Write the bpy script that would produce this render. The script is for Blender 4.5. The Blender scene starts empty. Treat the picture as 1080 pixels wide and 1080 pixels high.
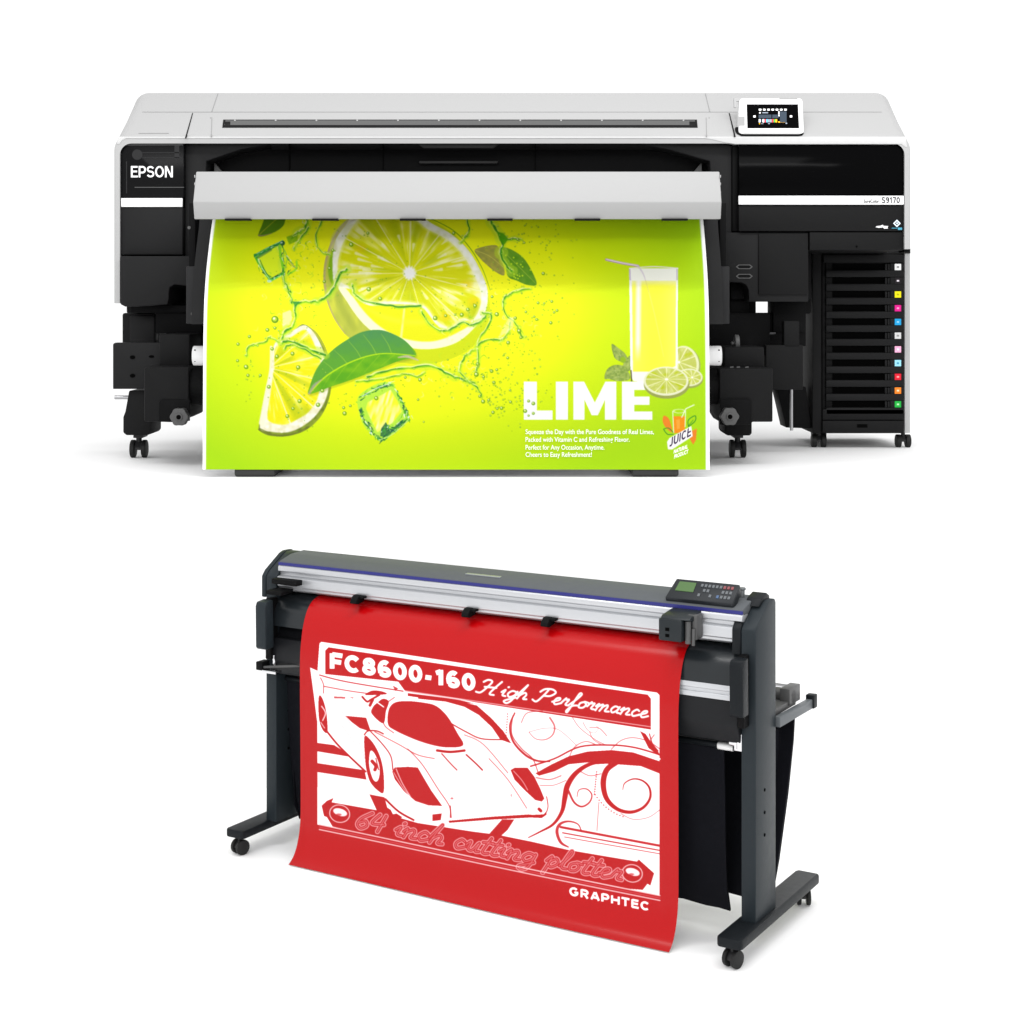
import bpy, bmesh, math
import numpy as np
from mathutils import Vector

# ------------------------------------------------------------------ scene, camera, light
scene = bpy.context.scene
C = scene.collection
F, HOR, CAMZ = 1700.0, 318.0, 1.72        # focal length in photo pixels, horizon row, eye height
cam_data = bpy.data.cameras.new('camera')
cam = bpy.data.objects.new('camera', cam_data); C.objects.link(cam)
cam.location = (0, 0, CAMZ); cam.rotation_euler = (math.radians(90), 0, 0)
cam_data.sensor_width = 36; cam_data.lens = F/1080*36
cam_data.shift_x = 0; cam_data.shift_y = -(540-HOR)/1080
cam_data.clip_start = .05; cam_data.clip_end = 400
scene.camera = cam

world = bpy.data.worlds.new('World'); scene.world = world; world.use_nodes = True
bg = world.node_tree.nodes['Background']
bg.inputs[0].default_value = (1, 1, 1, 1); bg.inputs[1].default_value = 1.16

def area(name, loc, target, sx, sy, power):
    d = bpy.data.lights.new(name, 'AREA'); d.shape = 'RECTANGLE'; d.size = sx; d.size_y = sy; d.energy = power
    o = bpy.data.objects.new(name, d); C.objects.link(o); o.location = loc
    o.rotation_euler = (Vector(target)-Vector(loc)).to_track_quat('-Z', 'Y').to_euler()
    return o
area('softbox_overhead', (0.6, 4.2, 5.2), (0.2, 5.4, 1.0), 7, .9, 25)
area('strip_overhead', (0.3, 4.0, 4.6), (0.2, 5.0, .7), 6, .12, 95)
area('softbox_front', (-1.0, -3.5, 4.6), (0, 5.8, .9), 6, 1.3, 120)
area('strip_front', (0, -1.5, 3.6), (0, 5.2, .5), 6, .22, 60)

scene.view_settings.view_transform = 'Standard'
try: scene.view_settings.look = 'None'
except Exception: pass
scene.view_settings.exposure = 0; scene.view_settings.gamma = 1
scene.view_settings.use_curve_mapping = False

# ------------------------------------------------------------------ helpers
def s2l(c):
    c = np.asarray(c, float)/255.0
    return np.where(c <= .04045, c/12.92, ((c+.055)/1.055)**2.4)
def hexl(h): return tuple(s2l([int(h[i:i+2], 16) for i in (0, 2, 4)]))

MATS = {}
def mat(name, col, rough=.5, metal=0, spec=.5, coat=0, noise=.06, bump=0, scale=60, emit=None, grain=0):
    if name in MATS: return MATS[name]
    m = bpy.data.materials.new(name); m.use_nodes = True; nt = m.node_tree
    b = nt.nodes['Principled BSDF']
    b.inputs['Base Color'].default_value = (*col, 1); b.inputs['Roughness'].default_value = rough
    b.inputs['Metallic'].default_value = metal; b.inputs['Specular IOR Level'].default_value = spec
    b.inputs['Coat Weight'].default_value = coat; b.inputs['Coat Roughness'].default_value = .08
    tc = nt.nodes.new('ShaderNodeTexCoord')
    n = nt.nodes.new('ShaderNodeTexNoise'); n.inputs['Scale'].default_value = scale; n.inputs['Detail'].default_value = 4
    nt.links.new(tc.outputs['Object'], n.inputs['Vector'])
    if noise:
        mx = nt.nodes.new('ShaderNodeMapRange')
        mx.inputs['To Min'].default_value = 1-noise; mx.inputs['To Max'].default_value = 1+noise
        nt.links.new(n.outputs['Fac'], mx.inputs['Value'])
        v = nt.nodes.new('ShaderNodeVectorMath'); v.operation = 'SCALE'
        v.inputs[0].default_value = col; nt.links.new(mx.outputs['Result'], v.inputs['Scale'])
        nt.links.new(v.outputs[0], b.inputs['Base Color'])
    if noise:
        rr = nt.nodes.new('ShaderNodeMapRange'); rr.inputs['To Min'].default_value = max(.02, rough-.05); rr.inputs['To Max'].default_value = min(1, rough+.05)
        nt.links.new(n.outputs['Fac'], rr.inputs['Value']); nt.links.new(rr.outputs['Result'], b.inputs['Roughness'])
    if bump:
        n2 = nt.nodes.new('ShaderNodeTexNoise'); n2.inputs['Scale'].default_value = scale*8; nt.links.new(tc.outputs['Object'], n2.inputs['Vector'])
        bp = nt.nodes.new('ShaderNodeBump'); bp.inputs['Strength'].default_value = bump; bp.inputs['Distance'].default_value = .001
        nt.links.new(n2.outputs['Fac'], bp.inputs['Height']); nt.links.new(bp.outputs['Normal'], b.inputs['Normal'])
    if emit is not None:
        b.inputs['Emission Color'].default_value = (*emit, 1); b.inputs['Emission Strength'].default_value = 1.0
    MATS[name] = m; return m

BLACK = mat('black_plastic', (.0085, .0085, .0088), .6, spec=.10, bump=.2)
DARK = mat('dark_black_plastic', (.004, .004, .0043), .6, spec=.08)
GREYBLK = mat('charcoal_plastic', (.0125, .0125, .013), .55, spec=.12, bump=.2)
STEELB = mat('black_steel', (.015, .015, .016), .45, spec=.3)
GLOSS = mat('black_gloss', (.0012, .0012, .0014), .1, spec=.03, noise=0)
SMOKE = mat('smoked_plastic', (.005, .005, .0055), .2, spec=.08, noise=.2, scale=6)
VOID = mat('recess_black', (.002, .002, .002), .9, spec=.02, noise=0)
COVER = mat('light_grey_cover', (.405, .405, .405), .5, spec=.2, noise=.012, bump=.04)
HOOD = mat('hood_grey', (.35, .35, .35), .5, spec=.2, noise=.012, bump=.04)
WHITE = mat('white_plastic', (.84, .84, .84), .4, spec=.3, noise=.02)
STRIPE = mat('white_stripe', (.9, .9, .9), .4, spec=.3, noise=.01)
KNOB = mat('knob_grey', (.07, .07, .07), .45, spec=.4)
METAL = mat('bright_metal', (.42, .42, .43), .3, metal=1, noise=.04)
TUBE = mat('white_tube', (.8, .8, .8), .35, spec=.4)
RUBBER = mat('rubber', (.008, .008, .008), .6, spec=.3)

class MB:
    def __init__(s): s.v = []; s.f = []; s.m = []; s.p = []
    def add(s, vs, fs, mi=0):
        o = len(s.v); s.p.append((o, len(s.f))); s.v += [tuple(map(float, p)) for p in vs]; s.f += [tuple(i+o for i in f) for f in fs]; s.m += [mi]*len(fs); return s
    def box(s, x0, x1, y0, y1, z0, z1, mi=0):
        vs = [(x, y, z) for x in (x0, x1) for y in (y0, y1) for z in (z0, z1)]
        return s.add(vs, [(0, 1, 3, 2), (4, 6, 7, 5), (0, 4, 5, 1), (2, 3, 7, 6), (0, 2, 6, 4), (1, 5, 7, 3)], mi)
    def loft(s, rings, mi=0, closed=True, caps=True):
        n = len(rings[0]); vs = [p for r in rings for p in r]; fs = []
        for k in range(len(rings)-1):
            for i in range(n if closed else n-1):
                j = (i+1) % n
                fs.append((k*n+i, k*n+j, (k+1)*n+j, (k+1)*n+i))
        if caps and closed: fs += [tuple(range(n))[::-1], tuple((len(rings)-1)*n+i for i in range(n))]
        return s.add(vs, fs, mi)
    def prism_x(s, pts, x0, x1, mi=0): return s.loft([[(x, y, z) for y, z in pts] for x in (x0, x1)], mi)
    def prism_y(s, pts, y0, y1, mi=0): return s.loft([[(x, y, z) for x, z in pts] for y in (y0, y1)], mi)
    def prism_z(s, pts, z0, z1, mi=0): return s.loft([[(x, y, z) for x, y in pts] for z in (z0, z1)], mi)
    def cyl(s, p0, p1, r, n=20, mi=0, r1=None):
        p0 = Vector(p0); p1 = Vector(p1); d = (p1-p0).normalized()
        u = d.orthogonal().normalized(); w = d.cross(u); r1 = r if r1 is None else r1
        return s.loft([[tuple(p+rr*(math.cos(2*math.pi*i/n)*u+math.sin(2*math.pi*i/n)*w)) for i in range(n)] for p, rr in ((p0, r), (p1, r1))], mi)
    def tube(s, path, r, n=10, mi=0):
        P = [Vector(p) for p in path]; rings = []
        for i, p in enumerate(P):
            d = (P[min(i+1, len(P)-1)]-P[max(i-1, 0)]).normalized()
            up = Vector((0, 0, 1)) if abs(d.z) < .9 else Vector((1, 0, 0))
            u = d.cross(up).normalized(); w = u.cross(d)
            rings.append([tuple(p+r*(math.cos(2*math.pi*k/n)*u+math.sin(2*math.pi*k/n)*w)) for k in range(n)])
        return s.loft(rings, mi)
    def slab(s, quad, nrm, t0, t1, mi=0):
        nrm = Vector(nrm).normalized()
        return s.loft([[tuple(Vector(q)+nrm*t) for q in quad] for t in (t0, t1)], mi)
    def build(s, name, mats, parent=None, world=True, bevel=0, seg=2, smooth=35, each=False):
        if each and len(s.p) > 1:                 # every separate piece becomes an object of its own
            res = []; ends = s.p[1:]+[(len(s.v), len(s.f))]
            for (v0, f0), (v1, f1) in zip(s.p, ends):
                q = MB(); q.v = s.v[v0:v1]; q.f = [tuple(i-v0 for i in f) for f in s.f[f0:f1]]; q.m = s.m[f0:f1]; q.p = [(0, 0)]
                res.append(q.build(name, mats, parent, world, bevel, seg, smooth))
            return res[0]
        if not isinstance(mats, (list, tuple)): mats = [mats]
        off = Vector((0, 0, 0))
        if parent is not None and world:
            r = parent
            while r is not None: off += Vector(r.location); r = r.parent
        me = bpy.data.meshes.new(name)
        me.from_pydata([(x-off.x, y-off.y, z-off.z) for x, y, z in s.v], [], s.f)
        for m in mats: me.materials.append(m)
        me.polygons.foreach_set('material_index', s.m)
        bm = bmesh.new(); bm.from_mesh(me)
        bmesh.ops.recalc_face_normals(bm, faces=bm.faces)
        if bevel:
            es = [e for e in bm.edges if len(e.link_faces) == 2 and e.calc_face_angle(0) > math.radians(28)]
            bmesh.ops.bevel(bm, geom=es, offset=bevel, segments=seg, affect='EDGES', profile=.5, clamp_overlap=True)
        bm.to_mesh(me); bm.free()
        if smooth:
            me.polygons.foreach_set('use_smooth', [True]*len(me.polygons)); me.set_sharp_from_angle(angle=math.radians(smooth))
        o = bpy.data.objects.new(name, me); C.objects.link(o)
        if parent is not None: o.parent = parent
        return o

def empty(name, loc, rz=0):
    o = bpy.data.objects.new(name, None); C.objects.link(o); o.location = loc; o.rotation_euler = (0, 0, rz); o.empty_display_size = .1
    return o
def tag(o, label, cat):
    o['label'] = label; o['category'] = cat; return o
def X(px, Y): return (px-540)/F*Y
def Z(py, Y): return CAMZ-(py-HOR)/F*Y

def glyphs(text, bold=0., shear=0., space=1.):
    cu = bpy.data.curves.new('t', 'FONT'); cu.body = text; cu.offset = bold; cu.shear = shear; cu.space_character = space
    cu.resolution_u = 6; cu.fill_mode = 'FRONT'
    o = bpy.data.objects.new('t', cu); C.objects.link(o)
    dg = bpy.context.evaluated_depsgraph_get(); dg.update()
    me = bpy.data.meshes.new_from_object(o.evaluated_get(dg))
    v = np.array([tuple(p.co) for p in me.vertices])[:, :2]; f = [tuple(p.vertices) for p in me.polygons]
    bpy.data.objects.remove(o); bpy.data.curves.remove(cu); bpy.data.meshes.remove(me)
    v = (v-v.min(0))/(v.max(0)-v.min(0)); return v, f
def lettering(text, fn, material, parent, world=True, bold=0., shear=0., space=1., name='lettering', label=None):
    v, f = glyphs(text, bold, shear, space)
    mb = MB(); mb.add([fn(a, b) for a, b in v], f)
    o = mb.build(name, material, parent, world, smooth=0)
    if label: o['label'] = label
    return o

# ------------------------------------------------------------------ setting: white two level studio floor
STZ = CAMZ-.631                               # height of the raised stage the printer stands on
FLOOR = mat('white_studio_floor', (.93, .93, .93), .8, spec=.1, noise=.01)
m = MB(); m.add([(-90, -30, 0), (90, -30, 0), (90, 5.72, 0), (-90, 5.72, 0)], [(0, 1, 2, 3)])
o = m.build('floor', FLOOR, smooth=0); o['kind'] = 'structure'
m = MB(); m.prism_x([(5.70, -.02), (5.70, STZ-.004), (5.704, STZ), (200, STZ), (200, -.02)], -90, 90)
o = m.build('ground', FLOOR, smooth=0); o['kind'] = 'structure'
# ------------------------------------------------------------------ print painter (artwork colours for the two printed sheets)
class Canvas:
    def __init__(s, x0, y0, x1, y1, ss=4):
        s.x0, s.y0, s.ss = x0, y0, ss; s.w = int((x1-x0)*ss); s.h = int((y1-y0)*ss)
        s.px = x0+(np.arange(s.w)+.5)/ss; s.py = y0+(np.arange(s.h)+.5)/ss
        s.img = np.zeros((s.h, s.w, 3), np.float32)
    def win(s, x0, y0, x1, y1):
        i0 = max(0, int((x0-s.x0)*s.ss)); i1 = min(s.w, int((x1-s.x0)*s.ss)+2)
        j0 = max(0, int((y0-s.y0)*s.ss)); j1 = min(s.h, int((y1-s.y0)*s.ss)+2)
        if i1 <= i0 or j1 <= j0: return None
        gx, gy = np.meshgrid(s.px[i0:i1], s.py[j0:j1]); return (slice(j0, j1), slice(i0, i1)), gx, gy
    def comp(s, sl, a, col):
        a = np.clip(a, 0, 1)[..., None]; col = np.asarray(col, np.float32)
        s.img[sl] = s.img[sl]*(1-a)+col*a
    def mask(s, pts, soft=0):
        pts = np.asarray(pts, float); r = s.win(pts[:, 0].min()-2, pts[:, 1].min()-2, pts[:, 0].max()+2, pts[:, 1].max()+2)
        if r is None: return None
        sl, gx, gy = r; ins = np.zeros(gx.shape, bool); n = len(pts)
        for i in range(n):
            ax, ay = pts[i]; bx, by = pts[(i+1) % n]
            if ay == by: continue
            c = ((ay > gy) != (by > gy)) & (gx < (bx-ax)*(gy-ay)/(by-ay)+ax); ins ^= c
        mk = ins.astype(np.float32)
        if soft: mk = blur(mk, int(soft*s.ss))
        return sl, gx, gy, mk
    def poly(s, pts, col, alpha=1., soft=0, spline=False):
        if spline: pts = smooth_path(pts, True)
        r = s.mask(pts, soft)
        if r: s.comp(r[0], r[3]*alpha, col(r[1], r[2]) if callable(col) else col)
    def stroke(s, pts, w, col, alpha=1., spline=True, closed=False, soft=.25):
        if spline and len(pts) > 2: pts = smooth_path(pts, closed)
        pts = np.asarray(pts, float); n = len(pts)
        ws = np.interp(np.linspace(0, 1, n), np.linspace(0, 1, len(w)), w) if np.ndim(w) else np.full(n, w)
        mw = ws.max(); r = s.win(pts[:, 0].min()-mw-1, pts[:, 1].min()-mw-1, pts[:, 0].max()+mw+1, pts[:, 1].max()+mw+1)
        if r is None: return
        sl, gx, gy = r; a = np.zeros(gx.shape, np.float32)
        for i in range(n-1):
            (ax, ay), (bx, by) = pts[i], pts[i+1]; h = max(ws[i], ws[i+1])/2+soft*2+.3
            q = s.win(min(ax, bx)-h, min(ay, by)-h, max(ax, bx)+h, max(ay, by)+h)
            if q is None: continue
            (sj, si), qx, qy = q
            dx, dy = bx-ax, by-ay; L = dx*dx+dy*dy+1e-9; t = np.clip(((qx-ax)*dx+(qy-ay)*dy)/L, 0, 1)
            d = np.hypot(qx-ax-t*dx, qy-ay-t*dy); w_ = (ws[i]+(ws[i+1]-ws[i])*t)/2
            k = np.clip((w_-d)/(2*soft)+.5, 0, 1)*np.minimum(1, w_*2/.5)
            j0 = max(sj.start, sl[0].start); j1 = min(sj.stop, sl[0].stop); i0 = max(si.start, sl[1].start); i1 = min(si.stop, sl[1].stop)
            if j1 <= j0 or i1 <= i0: continue
            v = a[j0-sl[0].start:j1-sl[0].start, i0-sl[1].start:i1-sl[1].start]
            np.maximum(v, k[j0-sj.start:j1-sj.start, i0-si.start:i1-si.start], out=v)
        s.comp(sl, a*alpha, col)
    def disc(s, x, y, rx, ry, col, alpha=1., soft=.3, rot=0, r0=0):
        R = max(rx, ry)+1; q = s.win(x-R, y-R, x+R, y+R)
        if q is None: return
        sl, gx, gy = q; c, n = math.cos(rot), math.sin(rot); u = (gx-x)*c+(gy-y)*n; v = -(gx-x)*n+(gy-y)*c
        d = np.hypot(u/rx, v/ry); k = np.clip((1-d)*min(rx, ry)/(2*soft)+.5, 0, 1)
        if r0: k = k*np.clip((d-r0)*min(rx, ry)/(2*soft)+.5, 0, 1)
        s.comp(sl, k*alpha, col(gx, gy) if callable(col) else col)
    def sample(s, x, y):
        fx = np.clip((x-s.x0)*s.ss-.5, 0, s.w-1.001); fy = np.clip((y-s.y0)*s.ss-.5, 0, s.h-1.001)
        i = fx.astype(int); j = fy.astype(int); a = (fx-i)[..., None]; b = (fy-j)[..., None]; I = s.img
        return (I[j, i]*(1-a)+I[j, i+1]*a)*(1-b)+(I[j+1, i]*(1-a)+I[j+1, i+1]*a)*b
def blur(a, r):
    if r < 1: return a
    for ax in (0, 1):
        c = np.cumsum(np.pad(a, [(r+1, r) if k == ax else (0, 0) for k in range(a.ndim)], mode='edge'), axis=ax)
        n = a.shape[ax]; a = (np.take(c, np.arange(2*r+1, 2*r+1+n), ax)-np.take(c, np.arange(0, n), ax))/(2*r+1)
    return a
def smooth_path(p, closed=False, k=6):
    p = np.asarray(p, float); n = len(p); out = []
    for i in range(n if closed else n-1):
        g = (lambda j: p[j % n]) if closed else (lambda j: p[min(max(j, 0), n-1)])
        a, b, c, d = g(i-1), g(i), g(i+1), g(i+2)
        for t in np.arange(k)/k: out.append(.5*((2*b)+(c-a)*t+(2*a-5*b+4*c-d)*t*t+(3*b-a-3*c+d)*t**3))
    if not closed: out.append(p[-1])
    return np.array(out)
def vnoise(x, y, seed=0):
    rs = np.random.RandomState(seed); T = rs.rand(64, 64)
    xi = np.floor(x).astype(int); yi = np.floor(y).astype(int); a = x-xi; b = y-yi; a = a*a*(3-2*a); b = b*b*(3-2*b)
    g = lambda i, j: T[i % 64, j % 64]
    return (g(xi, yi)*(1-a)+g(xi+1, yi)*a)*(1-b)+(g(xi, yi+1)*(1-a)+g(xi+1, yi+1)*a)*b
def mixc(a, b, t): t = np.clip(t, 0, 1)[..., None]; return np.asarray(a, float)*(1-t)+np.asarray(b, float)*t

def sheet_mesh(name, P, col, material, parent=None, thick=.0006):
    """P: (n,m,3) grid of points, col: (n,m,3) linear colours stored per vertex as the print."""
    n, mm = P.shape[:2]; me = bpy.data.meshes.new(name); N = n*mm
    i = np.arange(n-1)[:, None]*mm+np.arange(mm-1)[None, :]
    q = np.stack([i, i+mm, i+mm+1, i+1], -1).reshape(-1, 4).astype(np.int32)
    me.vertices.add(N); me.vertices.foreach_set('co', P.reshape(-1).astype(np.float32))
    me.loops.add(q.size); me.loops.foreach_set('vertex_index', q.reshape(-1))
    me.polygons.add(len(q)); me.polygons.foreach_set('loop_start', np.arange(0, q.size, 4, dtype=np.int32))
    me.polygons.foreach_set('loop_total', np.full(len(q), 4, np.int32))
    me.update(calc_edges=True)
    at = me.color_attributes.new('print', 'FLOAT_COLOR', 'POINT')
    at.data.foreach_set('color', np.concatenate([col.reshape(-1, 3), np.ones((N, 1))], 1).astype(np.float32).reshape(-1))
    me.polygons.foreach_set('use_smooth', [True]*len(q)); me.materials.append(material); me.validate()
    o = bpy.data.objects.new(name, me); C.objects.link(o)
    if parent is not None: o.parent = parent
    return o
def print_mat(name, rough, spec, coat, coatr=.1, back=None):
    m = bpy.data.materials.new(name); m.use_nodes = True; nt = m.node_tree; b = nt.nodes['Principled BSDF']
    a = nt.nodes.new('ShaderNodeVertexColor'); a.layer_name = 'print'
    out = a.outputs['Color']
    if back is not None:
        g = nt.nodes.new('ShaderNodeNewGeometry'); mx = nt.nodes.new('ShaderNodeMix'); mx.data_type = 'RGBA'
        nt.links.new(g.outputs['Backfacing'], mx.inputs['Factor']); nt.links.new(out, mx.inputs['A']); mx.inputs['B'].default_value = (*back, 1); out = mx.outputs['Result']
    nt.links.new(out, b.inputs['Base Color'])
    b.inputs['Roughness'].default_value = rough; b.inputs['Specular IOR Level'].default_value = spec
    b.inputs['Coat Weight'].default_value = coat; b.inputs['Coat Roughness'].default_value = coatr
    return m
# ------------------------------------------------------------------ block letters as centre lines in a unit cell (y up)
def arc_(cx, cy, rx, ry, a0, a1, n=10): return [(cx+rx*math.cos(math.radians(a0+(a1-a0)*i/n)), cy+ry*math.sin(math.radians(a0+(a1-a0)*i/n))) for i in range(n+1)]
BLOCK = {
 'E': (.62, [[(.09, 0), (.09, 1)], [(.09, .925), (.6, .925)], [(.09, .52), (.56, .52)], [(.09, .075), (.62, .075)]]),
 'F': (.60, [[(.09, 0), (.09, 1)], [(.09, .92), (.6, .92)], [(.09, .48), (.54, .48)]]),
 'P': (.66, [[(.09, 0), (.09, 1)], [(.09, .925), (.36, .925)]+arc_(.36, .675, .22, .25, 90, -90)+[(.09, .425)]]),
 'S': (.66, [arc_(.33, .71, .245, .215, 20, 180)+arc_(.33, .71, .245, .20, 180, 262, 6)+arc_(.33, .29, .255, .22, 82, 0, 6)+arc_(.33, .29, .255, .215, 0, -162)]),
 'O': (.80, [arc_(.40, .5, .31, .425, 90, 455, 28)]),
 '0': (.64, [arc_(.32, .5, .225, .42, 90, 455, 26)]),
 'N': (.72, [[(.09, 0), (.09, 1)], [(.12, .98), (.60, .02)], [(.63, 0), (.63, 1)]]),
 'C': (.74, [arc_(.39, .5, .30, .42, 42, 318, 24)]),
 'G': (.78, [arc_(.39, .5, .30, .42, 42, 350, 24), [(.42, .45), (.74, .45)]]),
 '8': (.64, [arc_(.32, .73, .19, .19, 90, 455, 18), arc_(.32, .29, .225, .21, 90, 455, 20)]),
 '6': (.64, [arc_(.33, .5, .235, .42, 55, 230, 16)+arc_(.33, .30, .215, .21, 200, 560, 20)]),
 '9': (.64, [arc_(.31, .5, .235, .42, 235, 410, 16)[::1]+arc_(.31, .70, .215, .21, 20, 380, 20)]),
 '1': (.46, [[(.30, 0), (.30, 1)], [(.06, .74), (.30, .90)]]),
 '7': (.62, [[(.03, .92), (.60, .92)], [(.56, .90), (.24, 0)]]),
 '-': (.38, [[(.04, .38), (.34, .38)]]),
 'R': (.70, [[(.09, 0), (.09, 1)], [(.09, .925), (.38, .925)]+arc_(.38, .70, .21, .225, 90, -90)+[(.09, .475)], [(.36, .46), (.60, 0)]]),
 'A': (.74, [[(.06, 0), (.34, .97)], [(.40, .97), (.68, 0)], [(.16, .30), (.58, .30)]]),
 'H': (.72, [[(.09, 0), (.09, 1)], [(.63, 0), (.63, 1)], [(.09, .5), (.63, .5)]]),
 'J': (.5, [[(.38, 1), (.38, .3)]+arc_(.2, .3, .18, .225, 0, -150, 8)]),
 'U': (.72, [[(.09, 1), (.09, .36)]+arc_(.36, .36, .27, .285, 180, 360, 12)+[(.63, 1)]]),
 'I': (.2, [[(.1, 0), (.1, 1)]]),
 'T': (.66, [[(0, .92), (.66, .92)], [(.33, 0), (.33, .92)]]), ' ': (.4, [])}
def block_strokes(text, gap=.12):
    out = []; adv = 0
    for c in text:
        w, ps = BLOCK[c]; out += [[(adv+u, v) for u, v in p] for p in ps]; adv += w+gap
    adv -= gap
    return [[(u/adv, v) for u, v in p] for p in out], adv
def ribbon(p, hw):
    p = np.array(p, float); n = len(p); L_ = []; R_ = []; closed = np.hypot(*(p[0]-p[-1])) < hw*1.5 and n > 12
    for i in range(n):
        a = p[max(i-1, 0)]; b = p[min(i+1, n-1)]
        if closed and i in (0, n-1): a, b = p[-3], p[2]
        d = b-a; d = d/(np.hypot(*d)+1e-9); nn = np.array([-d[1], d[0]])
        L_.append(p[i]+nn*hw); R_.append(p[i]-nn*hw)
    return L_, R_
def block_letters(text, fn, weight, material, parent, world=True, gap=.12, aspect=None):
    """fn maps (u 0..1, v 0..1, lift) to a point; weight is the stroke width as a share of the height."""
    st, adv = block_strokes(text, gap); mb = MB(); k = aspect if aspect else adv
    for j, p in enumerate(st):
        q = [(u*k, v) for u, v in p]; L_, R_ = ribbon(q, weight/2)
        vs = [fn(a[0]/k, a[1], .00008*(j % 5)) for a in L_]+[fn(a[0]/k, a[1], .00008*(j % 5)) for a in R_]; n = len(L_)
        mb.add(vs, [(i, i+1, n+i+1, n+i) for i in range(n-1)])
    return mb.build('lettering', material, parent, world, smooth=0)
# ------------------------------------------------------------------ artwork of the lime poster (photo pixel units)
def lime_art():
    cv = Canvas(205, 212, 757, 505, 4)
    gx, gy = np.meshgrid(cv.px, cv.py)
    d = np.hypot((gx-415)/np.where(gx > 415, 310, 250), (gy-325)/np.where(gy > 325, 185, 190))
    base = mixc((255, 255, 22), (232, 250, 8), (d-.35)/.4); base = mixc(base, (176, 226, 14), ((d-.62)/.5))
    cv.img[:] = base
    rs = np.random.RandomState(4)
    G1, G2, G3, W_ = (40, 130, 30), (110, 190, 20), (20, 95, 60), (250, 255, 225)
    def slice_fill(cx, cy, R, y0=(224, 228, 10), y1=(255, 255, 170), seed=1, sx=1., sy=1., rot=0, nseg=10, str_=1.):
        def fn(x, y):
            c, s = math.cos(rot), math.sin(rot); u = ((x-cx)*c+(y-cy)*s)/sx; v = (-(x-cx)*s+(y-cy)*c)/sy
            th = np.arctan2(v, u)/(2*math.pi)+.5; r = np.hypot(u, v)/R
            st = vnoise(th*58, r*3.4, seed)*.55+vnoise(th*150+9, r*6, seed+1)*.45
            k = np.clip((st-.46)*3.2, 0, 1)*np.clip(r*2.2, 0, 1)*str_
            blot = vnoise(u/7+31, v/7+5, seed+5); k = k*(.35+.9*blot)
            col = mixc(y0, y1, k)
            col = mixc(col, (188, 204, 8), np.clip((vnoise(th*30+3, r*3+4, seed+3)-.55)*2.2, 0, .75))
            f = (th*nseg) % 1.; f = np.minimum(f, 1-f)*2*math.pi*r*R/nseg
            col = mixc(col, (255, 255, 205), np.clip(1.15-f/(.5+.7*vnoise(th*20, r*5, seed+8)), 0, 1)*(.55+.35*r))
            return mixc(col, (255, 255, 250), np.clip((.105-r)/.05, 0, 1))
        return fn
    # big slice: peel body, pith, flesh
    body = [(366, 232), (354, 246), (345, 268), (341, 290), (343, 312), (351, 332), (362, 350), (378, 364), (398, 374), (420, 382), (448, 384), (475, 379), (498, 366), (512, 346), (517, 325), (512, 300), (500, 272), (482, 250), (462, 236), (440, 224), (400, 220)]
    cv.poly(body, lambda x, y: mixc(mixc((216, 220, 70), (180, 190, 72), vnoise(x/4, y/13, 8)), (214, 228, 16), np.clip((x-385)/60, 0, 1)), spline=True, soft=.5)
    cv.stroke([(368, 230), (352, 252), (343, 280), (344, 310), (352, 334), (364, 352)], [1, 2.6, 2.6, 2, 1.5, 1], (186, 172, 120), .8)
    cv.stroke([(352, 305), (362, 328), (374, 346)], 7, (150, 165, 55), .35, soft=2)
    cv.poly([(350, 300), (346, 286), (349, 268), (354, 258), (352, 280), (356, 300)], (120, 180, 10), .8, spline=True, soft=.5)
    lower = [(356, 298), (366, 318), (382, 340), (402, 356), (428, 366), (456, 368), (482, 361), (502, 344), (511, 330), (470, 320), (420, 300), (380, 292)]
    cv.poly(lower, (255, 255, 212), spline=True, soft=.5)
    cv.poly([(364, 296), (374, 315), (390, 335), (408, 349), (430, 358), (456, 360), (480, 352), (497, 338), (470, 320), (420, 305)], (240, 240, 10), spline=True, soft=.8)
    cv.stroke([(428, 310), (426, 330), (423, 356)], [1.5, 2.2, 2.6], (255, 255, 150), .9, soft=.6)
    cv.stroke([(380, 322), (410, 336), (440, 340), (470, 337)], [1, 6, 6, 1], (250, 252, 60), .5, soft=2)
    pith = [(378, 222), (364, 238), (354, 253), (351, 270), (351, 288), (354, 300), (372, 306), (372, 311), (389, 322), (416, 321), (444, 324), (462, 344), (474, 349), (492, 338), (506, 339), (513, 325), (514, 305), (506, 284), (494, 264), (476, 247), (456, 236), (440, 226), (410, 218)]
    cv.poly(pith, lambda x, y: mixc((255, 255, 250), (232, 236, 190), vnoise(x/3.5, y/3.5, 14)*1.1-.25), spline=True, soft=.5)
    flesh = [(386, 224), (371, 240), (362, 256), (358, 268), (356, 280), (359, 297), (374, 304), (374, 310), (390, 318), (416, 318), (446, 322), (460, 338), (474, 345), (488, 336), (498, 338), (506, 325), (507, 308), (500, 290), (489, 270), (472, 253), (450, 241), (438, 232), (410, 222)]
    cv.poly(flesh, slice_fill(432, 288, 78, sx=1.08, sy=.95, rot=.5, nseg=11), spline=True, soft=.6)
    cv.stroke(flesh, 3.4, (255, 255, 205), .55, closed=True, soft=1.6)
    for (x, y) in [(492, 300), (470, 334), (500, 318), (380, 262)]: cv.disc(x, y, 6, 4, (255, 200, 0), .35, soft=2.5)
    for k in range(26):
        a = rs.uniform(0, 6.28); r0 = rs.uniform(24, 50); r1 = r0+rs.uniform(6, 15)
        x0, y0 = 432+1.05*r0*math.cos(a), 288+.8*r0*math.sin(a); x1, y1 = 432+1.05*r1*math.cos(a), 288+.8*r1*math.sin(a)
        if y1 > 316 or y1 < 233: continue
        cv.stroke([(x0, y0), (x1, y1)], [.6, 3.2], (255, 255, 205), .75, soft=.7, spline=False)
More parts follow.
